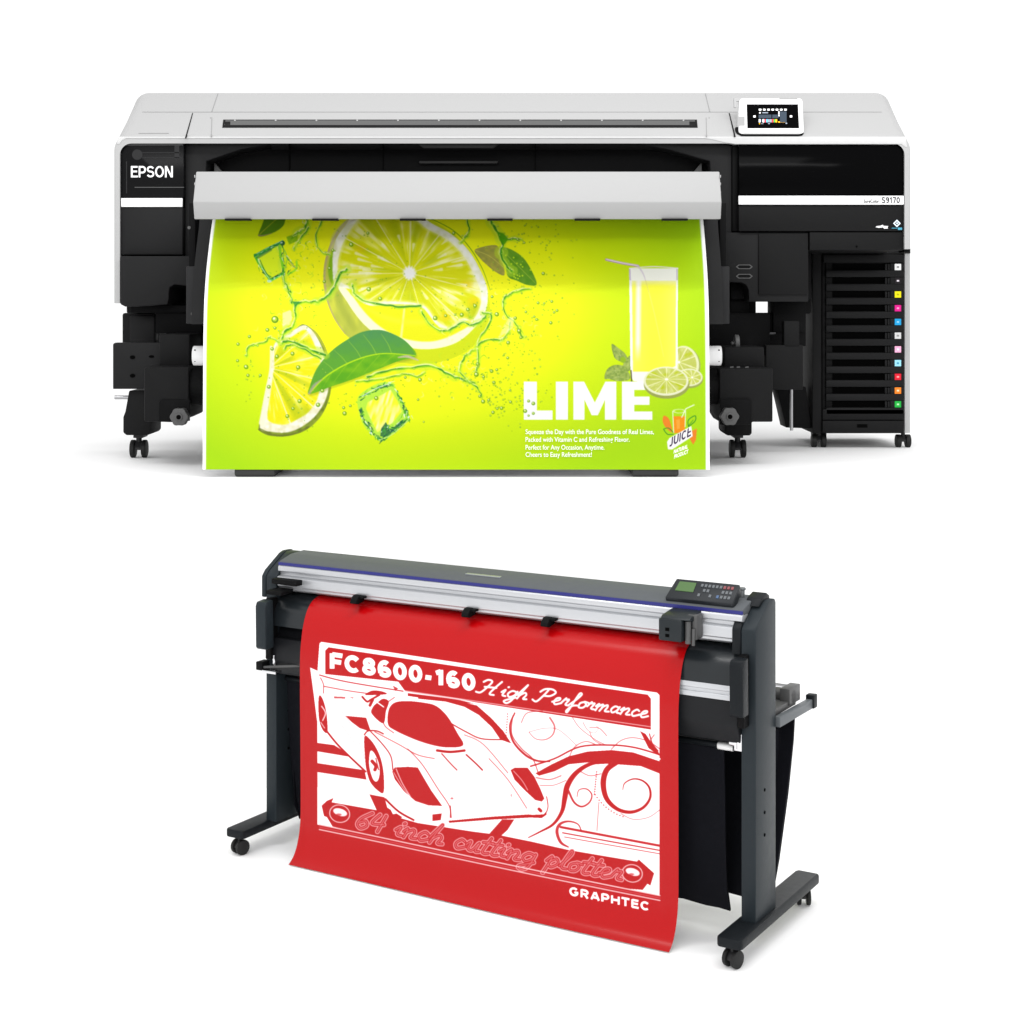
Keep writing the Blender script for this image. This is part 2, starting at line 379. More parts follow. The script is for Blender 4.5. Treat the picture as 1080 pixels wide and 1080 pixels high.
    pts = []
    for k in range(22):
        a = k*2*math.pi/22; r = 9 if k % 2 == 0 else 5.2; pts.append((432+r*math.cos(a)*.8, 288+r*math.sin(a)))
    cv.poly(pts, (255, 255, 252), soft=.6)
    cv.stroke([(352, 262), (352, 250), (362, 238), (376, 228)], [7, 5, 5, 5], (214, 208, 170), .55, soft=1.2)
    cv.stroke([(451, 229), (478, 243), (496, 262), (509, 284), (517, 306)], [.9, 1, 1, .8, .5], (120, 170, 20), .9)
    # half slice lower left
    half = [(290, 362), (310, 348), (320, 342), (331, 350), (341, 366), (347, 385), (349.5, 405), (346, 424), (337, 441), (322, 454), (303, 460), (284, 459.5), (273, 454), (273, 449), (281, 410), (286, 385)]
    cv.poly(half, lambda x, y: mixc((150, 168, 50), (104, 122, 36), vnoise(x/4, y/4, 4)), spline=True, soft=.4)
    cv.poly([(290, 362), (310, 348), (322, 343), (332, 352), (341, 370), (345.5, 388), (347, 404), (343.5, 421), (334, 437), (320, 449), (303, 456), (284, 455), (274, 450), (282, 410), (286, 385)], lambda x, y: mixc((255, 254, 236), (238, 232, 190), vnoise(x/3, y/3, 15)*1.2-.2), soft=.5, spline=True)
    cv.poly([(291, 366), (308, 355), (322, 348), (331, 362), (338, 382), (338, 400), (335, 420), (326, 434), (316, 441), (300, 448), (285, 445), (282, 437), (286, 410), (289, 385)],
            slice_fill(284, 388, 62, (246, 238, 10), (255, 255, 150), 21, nseg=13, str_=.8), soft=.8, spline=True)
    cv.stroke([(323, 343), (334, 352), (343, 368), (347, 384)], [1, 1.6, 1.8, 1.2], (150, 160, 60), .8)
    cv.stroke([(286, 366), (285, 390), (281, 415), (276, 446)], [2.5, 2, 4, 6], (252, 246, 214), .95, soft=.6)
    cv.stroke([(274, 453), (290, 459), (308, 458), (326, 450)], [3, 2.2, 2, 1.5], (110, 120, 40), .7)
    cv.poly([(298, 330), (306, 327), (309, 330), (307, 342), (298, 347)], (250, 252, 190), .8, soft=.6)
    # leaves
    def leaf(pts, rib, dark, light, tip=None, ribs=6, al=1.):
        cv.poly(pts, light, al, spline=True)
        R = smooth_path(rib); up = [p for p in pts if p[1] < np.interp(p[0], np.sort(R[:, 0]), R[np.argsort(R[:, 0]), 1])+.1]
        if len(up) > 2:
            up = sorted(up, key=lambda p: p[0]); cv.poly(list(R)+up[::-1] if R[-1, 0] > R[0, 0] else list(R[::-1])+up[::-1], dark, al, soft=.4)
        n = len(R)
        for k in range(1, ribs):
            p = R[int(n*k/ribs)]
            cv.stroke([p, (p[0]-9, p[1]-9*.55), (p[0]-17, p[1]-15)], [.9, .5, .2], mixc(dark, (190, 225, 40), np.array(.6)), .6*al, soft=.5)
            cv.stroke([p, (p[0]-7, p[1]+6), (p[0]-12, p[1]+14)], [.9, .5, .2], mixc(light, (190, 225, 40), np.array(.6)), .45*al, soft=.5)
        cv.stroke(rib, [1.4, 1.2, .7], (185, 228, 30), .95*al)
    big = [(326.3, 415.5), (327.5, 405), (335, 387.5), (350, 370), (367.5, 357.5), (382.5, 350), (400, 348), (415, 352.5), (429, 361), (439, 375), (420, 381), (400, 389), (375, 399), (350, 407.5)]
    cv.poly([(p[0]+1, p[1]+2) for p in big], (120, 140, 30), .35, soft=1, spline=True)
    cv.poly(big, lambda x, y: mixc((92, 172, 22), (122, 190, 20), vnoise(x/9, y/5, 3)), spline=True)
    rib = smooth_path([(328, 413), (345, 396), (372, 381), (402, 373), (438, 375)])
    upper = [(327.5, 405), (335, 387.5), (350, 370), (367.5, 357.5), (382.5, 350), (400, 348), (415, 352.5), (429, 361), (438, 374)]
    cv.poly(list(rib)+list(smooth_path(upper))[::-1], lambda x, y: mixc((78, 148, 84), (96, 168, 50), np.clip((y-352)/32+.3*vnoise(x/6, y/4, 9), 0, 1)), soft=.5)
    for k, (a, b) in enumerate([((352, 391), (341, 381)), ((366, 383.5), (352, 369)), ((381, 378), (367, 359)), ((397, 374), (383, 353)), ((413, 373), (402, 352))]):
        cv.stroke([a, ((a[0]+b[0])/2+2, (a[1]+b[1])/2+1), b], [1, .8, .4], (150, 200, 60), .75, soft=.4)
    for a, b in [((350, 393), (341, 408)), ((366, 384), (352, 403)), ((384, 378), (366, 399)), ((400, 375), (384, 393)), ((416, 374), (402, 386))]:
        cv.stroke([a, b], [1, .4], (160, 210, 30), .5, spline=False, soft=.5)
    cv.stroke(rib, [1.6, 1.4, .8], (190, 235, 20), .95, spline=False)
    cv.stroke([(326, 415), (332, 406), (340, 400)], [2.5, 3, .5], (178, 170, 150), .8, soft=.8)
    cv.stroke([(420, 377), (430, 376), (441, 380)], [1, 3, 1.2], (200, 190, 165), .9, soft=.6)
    cv.poly([(272.5, 247.5), (276, 238), (281, 226), (290, 216), (303, 214), (301, 232), (297, 240), (287, 246), (276, 249.5)], (92, 142, 20), spline=True, soft=.3)
    cv.stroke([(274, 247), (286, 236), (300, 224)], [1, .9, .5], (175, 190, 40), .9)
    cv.stroke([(272.5, 248), (277, 248.5), (287, 246)], [1.4, 1.4, .4], (168, 150, 110), .8)
    cv.poly([(500.5, 264), (509, 260.3), (520, 258.5), (526, 261), (530, 275), (532, 290), (523, 287), (513, 279), (506, 272)], lambda x, y: mixc((178, 172, 70), (150, 150, 70), vnoise(x/3, y/3, 2)), spline=True, soft=.3)
    cv.stroke([(501, 264), (516, 270), (531, 282)], [.8, .8, .5], (205, 200, 90), .8)
    cv.poly([(527, 262), (531, 260.5), (541, 264), (552, 272), (561, 286), (566, 300), (556, 300.5), (545, 296), (536, 292), (533, 280), (529, 270)], lambda x, y: mixc((86, 150, 24), (110, 165, 40), vnoise(x/4, y/4, 12)), spline=True, soft=.3)
    cv.stroke([(534, 268), (548, 282), (565, 299)], [.6, .8, .5], (170, 200, 60), .7)
    for _ in range(16): cv.disc(rs.uniform(532, 560), rs.uniform(266, 296), .9, .9, (215, 245, 40), .8)
    # water: green edged strokes
    def water(p, w=1.6, a=1., dark=G1):
        P = smooth_path(p, False, 9); n = len(P); ks = np.arange(n)
        jit = np.stack([vnoise(ks*.45, ks*0+p[0][0], 6)-.5, vnoise(ks*.45+9, ks*0+p[0][1], 7)-.5], 1)*1.3
        P = P+jit; wv = .35+1.1*vnoise(ks*.33, ks*0+p[0][1]*1.7, 5)
        cv.stroke(P+np.array([.3, .2]), w*3.4*wv, (196, 234, 44), .5*a, spline=False, soft=.8)
        cv.stroke(P+np.array([-.2, -.1]), w*1.5*wv, (232, 252, 110), .5*a, spline=False, soft=.5)
        cv.stroke(P+np.array([-.5, -.9]), w*.55*wv, (246, 255, 190), .75*a, spline=False, soft=.35)
        cv.stroke(P+np.array([.6, .9]), w*.7*wv, (120, 200, 20), .8*a, spline=False, soft=.4)
        seg = vnoise(ks*.28+3, ks*0+p[0][0]*.9, 8)
        cv.stroke(P, w*.7*np.clip(seg*2.4-.55, .08, 1.2), dark, .75*a, spline=False, soft=.35)
        for k in range(0, n, 7):
            q = P[k]+rs.randn(2)*2.6; r = rs.uniform(.4, 1.1); cv.disc(q[0], q[1], r, r, (120, 175, 25), .7); cv.disc(q[0]-.2, q[1]-.3, r*.45, r*.45, (245, 255, 200), .9)
    W = [([(332, 318), (340, 316), (350, 306), (358, 290), (366, 284)], 2.6), ([(312, 320), (322, 318), (334, 318)], 2.0), ([(311, 322), (311, 335), (308, 344), (300, 350), (297, 360)], 2.4),
         ([(308, 320), (306, 312), (302, 304), (298, 292)], 1.6), ([(260, 375), (262, 366), (270, 363), (280, 361), (284, 356), (296, 361)], 1.2), ([(297, 361), (306, 360), (318, 364), (330, 370), (343, 374)], 2.8),
         ([(299, 368), (308, 363), (322, 369), (338, 378)], 1.4), ([(372, 300), (373, 308), (380, 315), (395, 320), (420, 323), (444, 322)], 2.2), ([(444, 328), (452, 340), (464, 348), (474, 348), (488, 340), (497, 343), (508, 338), (514, 330)], 1.9),
         ([(508, 330), (518, 332), (515, 344), (506, 356), (503, 367)], 1.8), ([(503, 366), (512, 359), (528, 358), (536, 350), (538, 340)], 1.6), ([(530, 320), (533, 313), (545, 307), (560, 304)], 1.8),
         ([(530, 318), (532, 330), (541, 338), (547, 346), (551, 356)], 1.4), ([(518, 234), (523, 243), (530, 256), (528, 266), (534, 280), (540, 286)], 3.2), ([(530, 252), (540, 252), (550, 252)], 1.6),
         ([(502, 368), (492, 374), (486, 384), (484, 392)], 1.7), ([(504, 368), (504, 382), (502, 392)], 2.0), ([(388, 397), (408, 391), (430, 388), (455, 386), (470, 393), (484, 399), (500, 404)], 2.4),
         ([(376, 402), (392, 401), (415, 397), (428, 394), (440, 397), (448, 392)], 1.3), ([(484, 392), (494, 402), (503, 408), (508, 418)], 1.6), ([(493, 232), (495, 243), (491, 250), (486, 256)], 1.6),
         ([(324, 232), (322, 240), (314, 246), (307, 252)], 3.0), ([(340, 232), (334, 244), (334, 258), (340, 266), (348, 268)], 1.2), ([(293, 258), (297, 272), (298, 286), (301, 298), (306, 308)], 2.0), ([(310, 262), (318, 250), (326, 240)], 1.3)]
    for p, w in W: water(p, w)
    cv.poly([(524, 244), (531, 246), (536, 252), (532, 258), (527, 254)], (80, 170, 10), .9, soft=.5)
    cv.poly([(308, 318), (316, 318), (312, 324)], (50, 150, 60), .9, soft=.4)
    cv.poly([(302, 250), (314, 246), (314, 254), (305, 258)], (120, 180, 10), .8, soft=.6)
    cv.poly([(536, 336), (542, 334), (541, 346), (533, 352), (526, 356), (531, 344)], (255, 255, 190), .6, soft=.8)
    for cx, cy, sx, sy, n_ in [(310, 300, 14, 22, 26), (540, 345, 12, 12, 22), (498, 385, 12, 12, 16), (322, 255, 12, 12, 16), (460, 398, 26, 6, 16), (490, 350, 16, 12, 14), (300, 345, 12, 10, 12)]:
        for _ in range(int(n_*1.6)):          # clear shreds of water
            x, y = cx+rs.randn()*sx, cy+rs.randn()*sy; a_ = rs.uniform(0, 6.28); l_ = rs.uniform(2, 6)
            c_ = [(246, 255, 150), (196, 232, 40), (140, 205, 30), (250, 255, 210)][rs.randint(4)]
            cv.stroke([(x, y), (x+l_*math.cos(a_), y+l_*math.sin(a_)), (x+l_*1.4*math.cos(a_+.7), y+l_*1.4*math.sin(a_+.7))], [.3, 1.1, .2], c_, rs.uniform(.35, .75), soft=.4)
    # ice cube upper left: open green frame
    cv.stroke([(269, 269), (272, 276), (284, 294)], [3.2, 2.2, 2.6], (90, 200, 40), .95)
    cv.stroke([(270, 270), (284, 262), (298, 255)], [4.6, 4, 3], (44, 140, 70), .95, spline=False)
    cv.stroke([(271, 267.5), (284, 260.5), (298, 253.5)], .9, (170, 235, 170), .8)
    cv.stroke([(272, 272), (286, 263.5)], 2, (18, 80, 70), .8)
    cv.stroke([(295, 258), (296, 270), (299, 286)], [1.6, 3, 2.2], (80, 200, 20), .95)
    cv.stroke([(284, 296), (292, 292), (299, 288)], [3.4, 3.0, 1.6], (90, 215, 90), .95)
    cv.stroke([(287, 293.5), (297, 288)], 1.6, (40, 80, 60), .85)
    cv.disc(298, 256.5, 2.6, 2.6, (30, 90, 60), .9); cv.disc(297, 256, 1, 1, (240, 255, 240))
    cv.stroke([(302, 270), (309, 280), (313, 283)], 1.6, (180, 190, 110), .8); cv.stroke([(304, 289), (312, 284), (313, 276)], 2, (150, 235, 40), .8)
    cv.poly([(271, 271), (297, 257), (299, 286), (285, 294)], (214, 250, 60), .45, soft=.6)
    cv.stroke([(274, 274), (281, 288), (286, 292)], .8, (30, 120, 60), .8); cv.stroke([(299, 262), (303, 272), (300, 284)], 1.2, (150, 220, 60), .8)
    for q_, n_ in (([(270, 270), (284, 262), (298, 255)], 26), ([(271, 272), (276, 284), (285, 295)], 22), ([(285, 296), (299, 288)], 18), ([(297, 257), (299, 272), (300, 288)], 22), ([(301, 270), (311, 280), (306, 288)], 12)):
        A_ = np.array(q_, float)
        for _ in range(n_):
            t = rs.rand()*(len(A_)-1); i_ = int(t); d_ = A_[i_+1]-A_[i_]; p_ = A_[i_]+d_*(t-i_)+rs.randn(2)*1.0; d_ = d_/np.hypot(*d_)
            cv.stroke([p_, p_+d_*rs.uniform(1, 4)+rs.randn(2)*.6], [rs.uniform(.5, 1.4), .4], [(24, 96, 60), (60, 165, 50), (150, 225, 60), (232, 255, 230), (90, 190, 60)][rs.randint(5)], .85, spline=False, soft=.3)
    cv.stroke([(272, 273), (277, 284), (284, 294)], .8, (225, 255, 200), .8); cv.disc(284, 296.5, 2.5, 1.6, (225, 255, 220), .8)
    # ice cube lower middle
    cube = [(377, 425), (379, 417), (391, 408), (404, 403), (415, 404), (417, 410), (425, 424), (432, 440), (426, 448), (414, 458), (403, 466), (398, 463), (386, 452), (380, 440)]
    cv.poly(cube, (188, 240, 70), .95, spline=True, soft=.4)
    cv.poly([(388, 424), (398, 419), (412, 411), (420, 424), (424, 434), (414, 446), (398, 456), (391, 442), (386, 431)], lambda x, y: mixc((246, 255, 40), (255, 255, 190), np.clip(vnoise((x+y*.3)/2.4, y/9, 7)*1.3-.3, 0, 1)), soft=.7)
    def shards(poly_, n, cols, seed, ln=5, w=1.6):
        r2 = np.random.RandomState(seed); A = np.array(poly_, float)
        for _ in range(n):
            t = r2.rand()*(len(A)-1); i = int(t); p = A[i]+(A[i+1]-A[i])*(t-i)+r2.randn(2)*1.5; dr = (A[i+1]-A[i]); dr = dr/np.hypot(*dr); q = p+dr*r2.uniform(1, ln)+r2.randn(2)*1.0
            cv.stroke([p, q], [r2.uniform(.5, w), .4], cols[r2.randint(len(cols))], .9, spline=False, soft=.3)
    cols = [(28, 110, 50), (70, 175, 60), (140, 220, 60), (20, 80, 70), (235, 255, 235), (60, 150, 40)]
    shards([(380, 420), (392, 412), (404, 407), (415, 405)], 46, cols, 3)
    shards([(379, 426), (382, 440), (391, 453), (400, 463)], 60, cols, 4)
    shards([(417, 410), (424, 424), (431, 440)], 44, cols, 5)
    shards([(431, 441), (420, 450), (403, 463)], 60, cols, 6)
    cv.poly([(401, 460), (402, 452), (407, 445), (411, 452), (416, 450), (424, 443), (429, 443), (416, 454), (406, 461)], (24, 92, 66), .75, soft=.4)
    shards([(402, 458), (408, 449), (414, 452), (426, 443)], 40, cols, 12, 4, 1.4)
    cv.stroke([(382, 418), (396, 410), (412, 404)], 1, (225, 250, 225), .85); cv.stroke([(400, 464), (414, 458), (430, 444)], .9, (210, 240, 140), .9)
    # bubbles
    def bub(x, y, r):
        cv.disc(x, y, r, r, (96, 150, 20), .9); cv.disc(x-.1*r, y-.1*r, r*.62, r*.62, (190, 225, 60), .95); cv.disc(x-.25*r, y-.3*r, r*.32, r*.32, (250, 255, 230), 1)
    for b in [(290, 337, 3.8), (282, 348, 2), (290, 346, 1.6), (263, 355, 1.7), (251, 363, 1.7), (259.5, 387, 2.4), (261.5, 396, 1.7), (250.5, 380.5, 1.6), (274.5, 396, 1.6), (287, 368, 1.8), (292, 376, 2), (308.5, 373, 2.1), (314.5, 387.5, 2.2), (283.5, 408, 2), (316, 423, 2.2),
              (335.5, 427, 2.3), (303, 439, 2), (309, 431, 1.7), (340, 412, 2), (363.5, 436, 2.2), (362.5, 430, 1.6), (369.5, 428, 1.5), (370.5, 258, 2.2), (388, 246, 1.6), (351, 264, 1.7), (347.5, 283, 1.7), (342, 297, 1.7), (389, 305, 2.3), (401, 315, 2), (459, 335.5, 2.4), (470, 333, 1.6),
              (487, 332, 2.1), (493.5, 326.5, 1.9), (501, 322.5, 1.9), (480, 332, 1.2), (478.5, 246, 1.8), (524, 331.5, 2.3), (519, 313, 1.6), (547.5, 349, 2.3), (543.5, 335.5, 1.8), (536, 361.5, 2), (549.5, 356, 1.6), (581, 340.5, 1.7), (566, 337, 1.5), (563.5, 334, 1.2), (573, 288.5, 1.8), (567.5, 319.5, 1.5),
              (574, 320, 1.2), (582, 318, 1.5), (587.5, 327.5, 1.5), (584.5, 329.5, 1.3), (554.7, 329, 1.4), (535.5, 377.5, 1.5), (502.5, 395, 2.5), (510, 397.5, 1.6), (518.5, 391.5, 1.9), (524, 390, 1.5), (443, 400.5, 2), (427.5, 398, 1.5), (441, 421.5, 1.3), (447, 445, 1), (521, 403.5, 1.8), (509.5, 423.5, 2.1),
              (506, 418, 1.6), (515.5, 422, 1.6), (529, 430.5, 1.9), (520, 435, 1.8), (524.5, 431, 1.4), (538.5, 424, 1.6), (538, 411.5, 1.3), (553.5, 433.5, 2), (557.5, 422, 1.6), (562, 425, 1.9), (562, 436, 1.5), (557, 438, 1.2), (397, 420, 2.2), (546, 252.5, 1.6), (553, 256, 1.2), (504, 384, 2)]: bub(*b)
    r3 = np.random.RandomState(11)
    for cx, cy, sx, sy, n, mr in [(548, 300, 26, 34, 60, .9), (500, 395, 24, 16, 50, 1.), (330, 300, 22, 28, 30, .9), (535, 415, 24, 18, 50, 1.2), (565, 250, 16, 10, 46, 1.1), (560, 325, 20, 16, 50, 1.0), (525, 400, 26, 14, 60, 1.1), (545, 425, 20, 12, 34, 1.0), (310, 410, 22, 24, 40, .9), (262, 395, 8, 20, 16, .9), (300, 290, 14, 16, 20, .9), (360, 425, 8, 10, 10, .9),
                                  (400, 300, 34, 14, 26, .8), (380, 250, 20, 12, 14, .9), (490, 325, 20, 10, 24, .8), (548, 365, 10, 14, 24, 1.), (330, 345, 12, 12, 18, .8), (515, 300, 16, 30, 20, .8), (440, 405, 20, 8, 12, .8)]:
        for _ in range(n):
            x, y = cx+r3.randn()*sx, cy+r3.randn()*sy; r = r3.uniform(.4, mr)*1.0
            cv.disc(x, y, r, r, (110, 165, 20), r3.uniform(.35, .85), soft=.35)
            if r > .7: cv.disc(x-.2, y-.2, r*.4, r*.4, (230, 250, 160), .8)
    # mint, glass with straw, slices
    def mint(pts, seed):
        cv.poly(pts, lambda x, y: mixc((120, 150, 62), (178, 196, 98), vnoise(x/1.8, y/1.8, seed)), spline=True, soft=.2)
        P = np.array(pts); c = P.mean(0)
        for p in P[::1]: cv.stroke([c, p], [.5, .25], (196, 208, 130), .6, spline=False)
    mint([(645, 363), (652, 367), (660, 374), (663, 384), (656, 382), (648, 377)], 1); mint([(664, 375), (668, 385), (662, 392), (656, 388)], 2)
    mint([(638, 400), (640, 390), (648, 385), (658, 386), (660, 390), (650, 395)], 5); mint([(640, 399), (651, 392), (662, 392), (664, 400), (652, 402), (643, 400)], 6)
    cv.disc(657, 379.5, 3, 3, (150, 190, 30), .9, soft=.8)
    cv.disc(724, 384, 14.5, 18.5, (168, 176, 90), rot=-.25); cv.disc(722.5, 383, 14.5, 18.5, (236, 240, 190), rot=-.25)
    cv.disc(721.5, 383, 12.8, 16.6, slice_fill(716, 382, 16, (198, 206, 96), (226, 230, 150), 31, nseg=9, str_=.8), rot=-.25)
    cv.disc(727, 400, 14.5, 9.5, (160, 170, 84)); cv.disc(727, 398, 14, 9.3, (236, 240, 196)); cv.disc(727, 398, 12.2, 7.8, slice_fill(730, 398, 12, (200, 208, 100), (228, 232, 150), 33, nseg=9, str_=.8))
    cv.poly([(663.5, 283), (715, 283), (714.6, 392), (713, 402), (688, 404), (668, 402), (665, 396)], (255, 255, 250), .97)
    def juice(x, y):
        c = mixc((255, 255, 66), (252, 252, 110), np.clip(np.abs(x-690)/26, 0, 1)**2)
        c = mixc(c, (255, 255, 235), np.clip((302-y)/8, 0, 1)*.8); c = mixc(c, (240, 240, 70), np.clip((y-380)/14, 0, 1)*.5)
        return mixc(c, (255, 255, 244), np.clip(1-np.abs(x-673.5+(y-300)*.01)/3.6, 0, 1)**.6*np.clip((382-y)/20, 0, 1))
    cv.poly([(666.5, 296), (713, 296), (712.6, 386), (700, 392), (667.5, 392)], juice, soft=.4)
    cv.stroke([(664.2, 284), (664.6, 295)], 1.4, (196, 178, 214), .9); cv.stroke([(714, 284), (714, 295)], 1.3, (200, 186, 214), .9)
    cv.stroke([(664, 283), (690, 281.2), (715, 283)], 1.2, (250, 246, 255), .9); cv.stroke([(665.5, 391), (666.2, 402)], 1.6, (90, 84, 50), .8)
    cv.stroke([(669, 403), (688, 404.5)], 1.2, (196, 190, 150), .7)
    cv.stroke([(639.5, 273.8), (656, 277.5), (673, 280.5)], 2.6, (196, 160, 190), .95); cv.stroke([(640, 273.6), (656, 277.2), (672, 280)], 1.2, (246, 236, 246), .95)
    cv.stroke([(673, 280.5), (678, 288), (681, 296)], [2, 1.6, .8], (222, 210, 226), .8); cv.stroke([(681, 296), (690, 330), (700, 376)], [1.2, 1, .6], (236, 228, 120), .6)
    cv.poly([(552.6, 402.4), (566.2, 402.4), (566.2, 432.9), (582.8, 432.9), (582.8, 442.8), (552.6, 442.8)], (255, 255, 255))
    cv.poly([(586.2, 402.4), (599, 402.4), (599, 442.8), (586.2, 442.8)], (255, 255, 255))
    cv.poly([(604.7, 402.4), (616, 402.4), (627.4, 424.5), (638.6, 402.4), (649.9, 402.4), (649.9, 442.8), (638, 442.8), (638, 422), (630.6, 438), (624, 438), (616.6, 422), (616.6, 442.8), (604.7, 442.8)], (255, 255, 255))
    cv.poly([(656, 402.4), (687.6, 402.4), (687.6, 411.2), (669, 411.2), (669, 418.2), (685, 418.2), (685, 427), (669, 427), (669, 434), (687.9, 434), (687.9, 442.8), (656, 442.8)], (255, 255, 255))
    for b in [(557.5, 423, 1.6), (562.5, 425.6, 2), (554, 433.6, 2), (562.5, 436, 1.6), (557.5, 438.4, 1.2)]: bub(*b)
    cv.disc(703, 405.5, 24, 15, (158, 166, 84)); cv.disc(702.5, 402, 23.6, 15.3, (238, 241, 204)); cv.disc(702.5, 401.6, 21.4, 13.4, slice_fill(703, 400, 22, (200, 208, 98), (224, 230, 146), 41, sx=1, sy=.64, nseg=12, str_=.9))
    # juice logo
    cv.poly([(700, 438.5), (705, 441), (708, 449), (709, 456), (703, 452), (699, 445)], (244, 138, 40), spline=True); cv.poly([(728, 455), (735, 452), (734, 464), (731, 469), (727, 462)], (244, 138, 40))
    cv.stroke([(700, 452.5), (705, 451.5), (710, 456)], 1, (70, 150, 40)); cv.stroke([(700, 453), (704, 458), (710, 458)], 1, (70, 150, 40))
    cv.stroke([(726, 450), (726, 443), (733, 438.5), (733, 444), (726, 450)], 1, (56, 150, 40)); cv.stroke([(726, 449), (731, 443)], .6, (56, 150, 40))
    cv.poly([(710, 439), (723, 439), (722, 456), (711, 457)], (250, 150, 20)); cv.poly([(713, 443), (717, 442), (717, 452), (714, 453)], (255, 178, 70), .8)
    cv.disc(716.3, 433.6, 6.8, 2.2, (240, 255, 220), .95, r0=.75); cv.stroke([(709.5, 434), (710.5, 456)], .9, (240, 255, 220)); cv.stroke([(723, 434), (722.5, 450)], .9, (240, 255, 220))
    cv.stroke([(719, 440), (723.5, 431), (732, 427)], 1.1, (240, 255, 220), spline=False)
    cv.poly([(706, 462), (729, 449.3), (730.5, 460), (709, 474), (704.5, 474), (703.5, 466)], (255, 255, 255))
    cv.img[:] = blur(cv.img, 1)
    return cv

# ------------------------------------------------------------------ artwork of the red sheet (photo pixel units)
SCRIPT = {  # handwriting strokes: x advance, polylines with y up, x-height 1
 'H': (1.9, [[(0, 1.7), (.3, 2.1), (.7, 1.9), (.5, .9), (.2, .1), (-.2, .1)], [(1.5, 2.1), (1.2, 1.1), (1.0, .1), (1.4, 0)], [(.3, 1.0), (1.3, 1.1)]]),
 'P': (1.5, [[(.7, 1.9), (.5, .9), (.2, 0), (-.2, .2)], [(.1, 1.5), (.4, 2.0), (1.0, 2.1), (1.4, 1.7), (1.1, 1.1), (.6, 1.0)]]),
 'i': (.5, [[(0, .6), (.25, 1), (.2, .2), (.5, .1)], [(.35, 1.45), (.4, 1.5)]]),
 'g': (.9, [[(.75, .9), (.35, 1), (.1, .5), (.35, .05), (.7, .4), (.8, 1), (.7, -.3), (.4, -.9), (.1, -.6), (.9, .1)]]),
 'h': (.95, [[(0, .5), (.4, 2.0), (.45, 2.1), (.3, 1.2), (.15, 0)], [(.2, .5), (.55, 1), (.75, .7), (.65, .1), (.95, .1)]]),
 'e': (.8, [[(0, .3), (.5, .7), (.5, 1), (.25, .9), (.15, .4), (.35, 0), (.8, .3)]]),
 'r': (.7, [[(0, .4), (.2, 1.1), (.25, .9), (.5, .95), (.4, .2), (.7, .1)]]),
 'f': (.7, [[(0, .2), (.4, 1.2), (.6, 2.0), (.4, 2.1), (.3, 1.0), (.2, -.8), (.05, -.7), (.3, .1), (.7, .3)]]),
 'o': (.85, [[(.5, 1), (.15, .7), (.2, .1), (.55, .1), (.7, .6), (.45, 1), (.85, .9)]]),
 'm': (1.3, [[(0, .6), (.2, 1), (.15, 0)], [(.2, .6), (.5, 1), (.6, .7), (.5, 0)], [(.55, .6), (.9, 1), (1., .7), (.95, .1), (1.3, .1)]]),
 'a': (.9, [[(.65, .9), (.3, 1), (.1, .5), (.3, .05), (.6, .4), (.7, 1), (.65, .2), (.9, .1)]]),
 'n': (.95, [[(0, .6), (.2, 1), (.15, 0)], [(.2, .6), (.55, 1), (.7, .7), (.6, .1), (.95, .1)]]),
 'c': (.75, [[(.6, .85), (.35, 1), (.1, .5), (.3, 0), (.75, .3)]]),
 'u': (.95, [[(0, .6), (.2, 1), (.2, .2), (.5, .1), (.7, .9)], [(.75, 1), (.7, .1), (.95, .1)]]),
 't': (.6, [[(.4, 1.8), (.2, .3), (.35, 0), (.6, .1)], [(0, 1.2), (.65, 1.3)]]),
 'l': (.5, [[(0, .3), (.4, 1.8), (.3, 2.1), (.15, .3), (.5, .1)]]),
 'p': (.9, [[(0, .6), (.25, 1.1), (.1, -.8)], [(.2, .6), (.55, 1), (.75, .5), (.45, 0), (.2, .2)]]),
 '6': (.9, [[(.7, 1.9), (.2, 1.1), (.1, .4), (.4, 0), (.7, .4), (.5, .9), (.15, .6)]]),
 '4': (.95, [[(.3, 1.9), (.05, .8), (.8, .9)], [(.7, 1.9), (.6, 0)]]), ' ': (.7, [])}
def write_script(cv, text, x0, y0, x1, y1, xh, styles, slant=.25):
    tot = sum(SCRIPT[c][0] for c in text); k = math.hypot(x1-x0, y1-y0)/tot; sl = (y1-y0)/(x1-x0)
    strokes = []; adv = 0
    for c in text:
        for p in SCRIPT[c][1]: strokes.append([(x0+(adv+u+slant*v)*k, y0+(adv+u+slant*v)*k*sl-v*xh) for u, v in p])
        adv += SCRIPT[c][0]
    for w, col, al in styles:
        for p in strokes: cv.stroke(p, w, col, al, soft=.3)

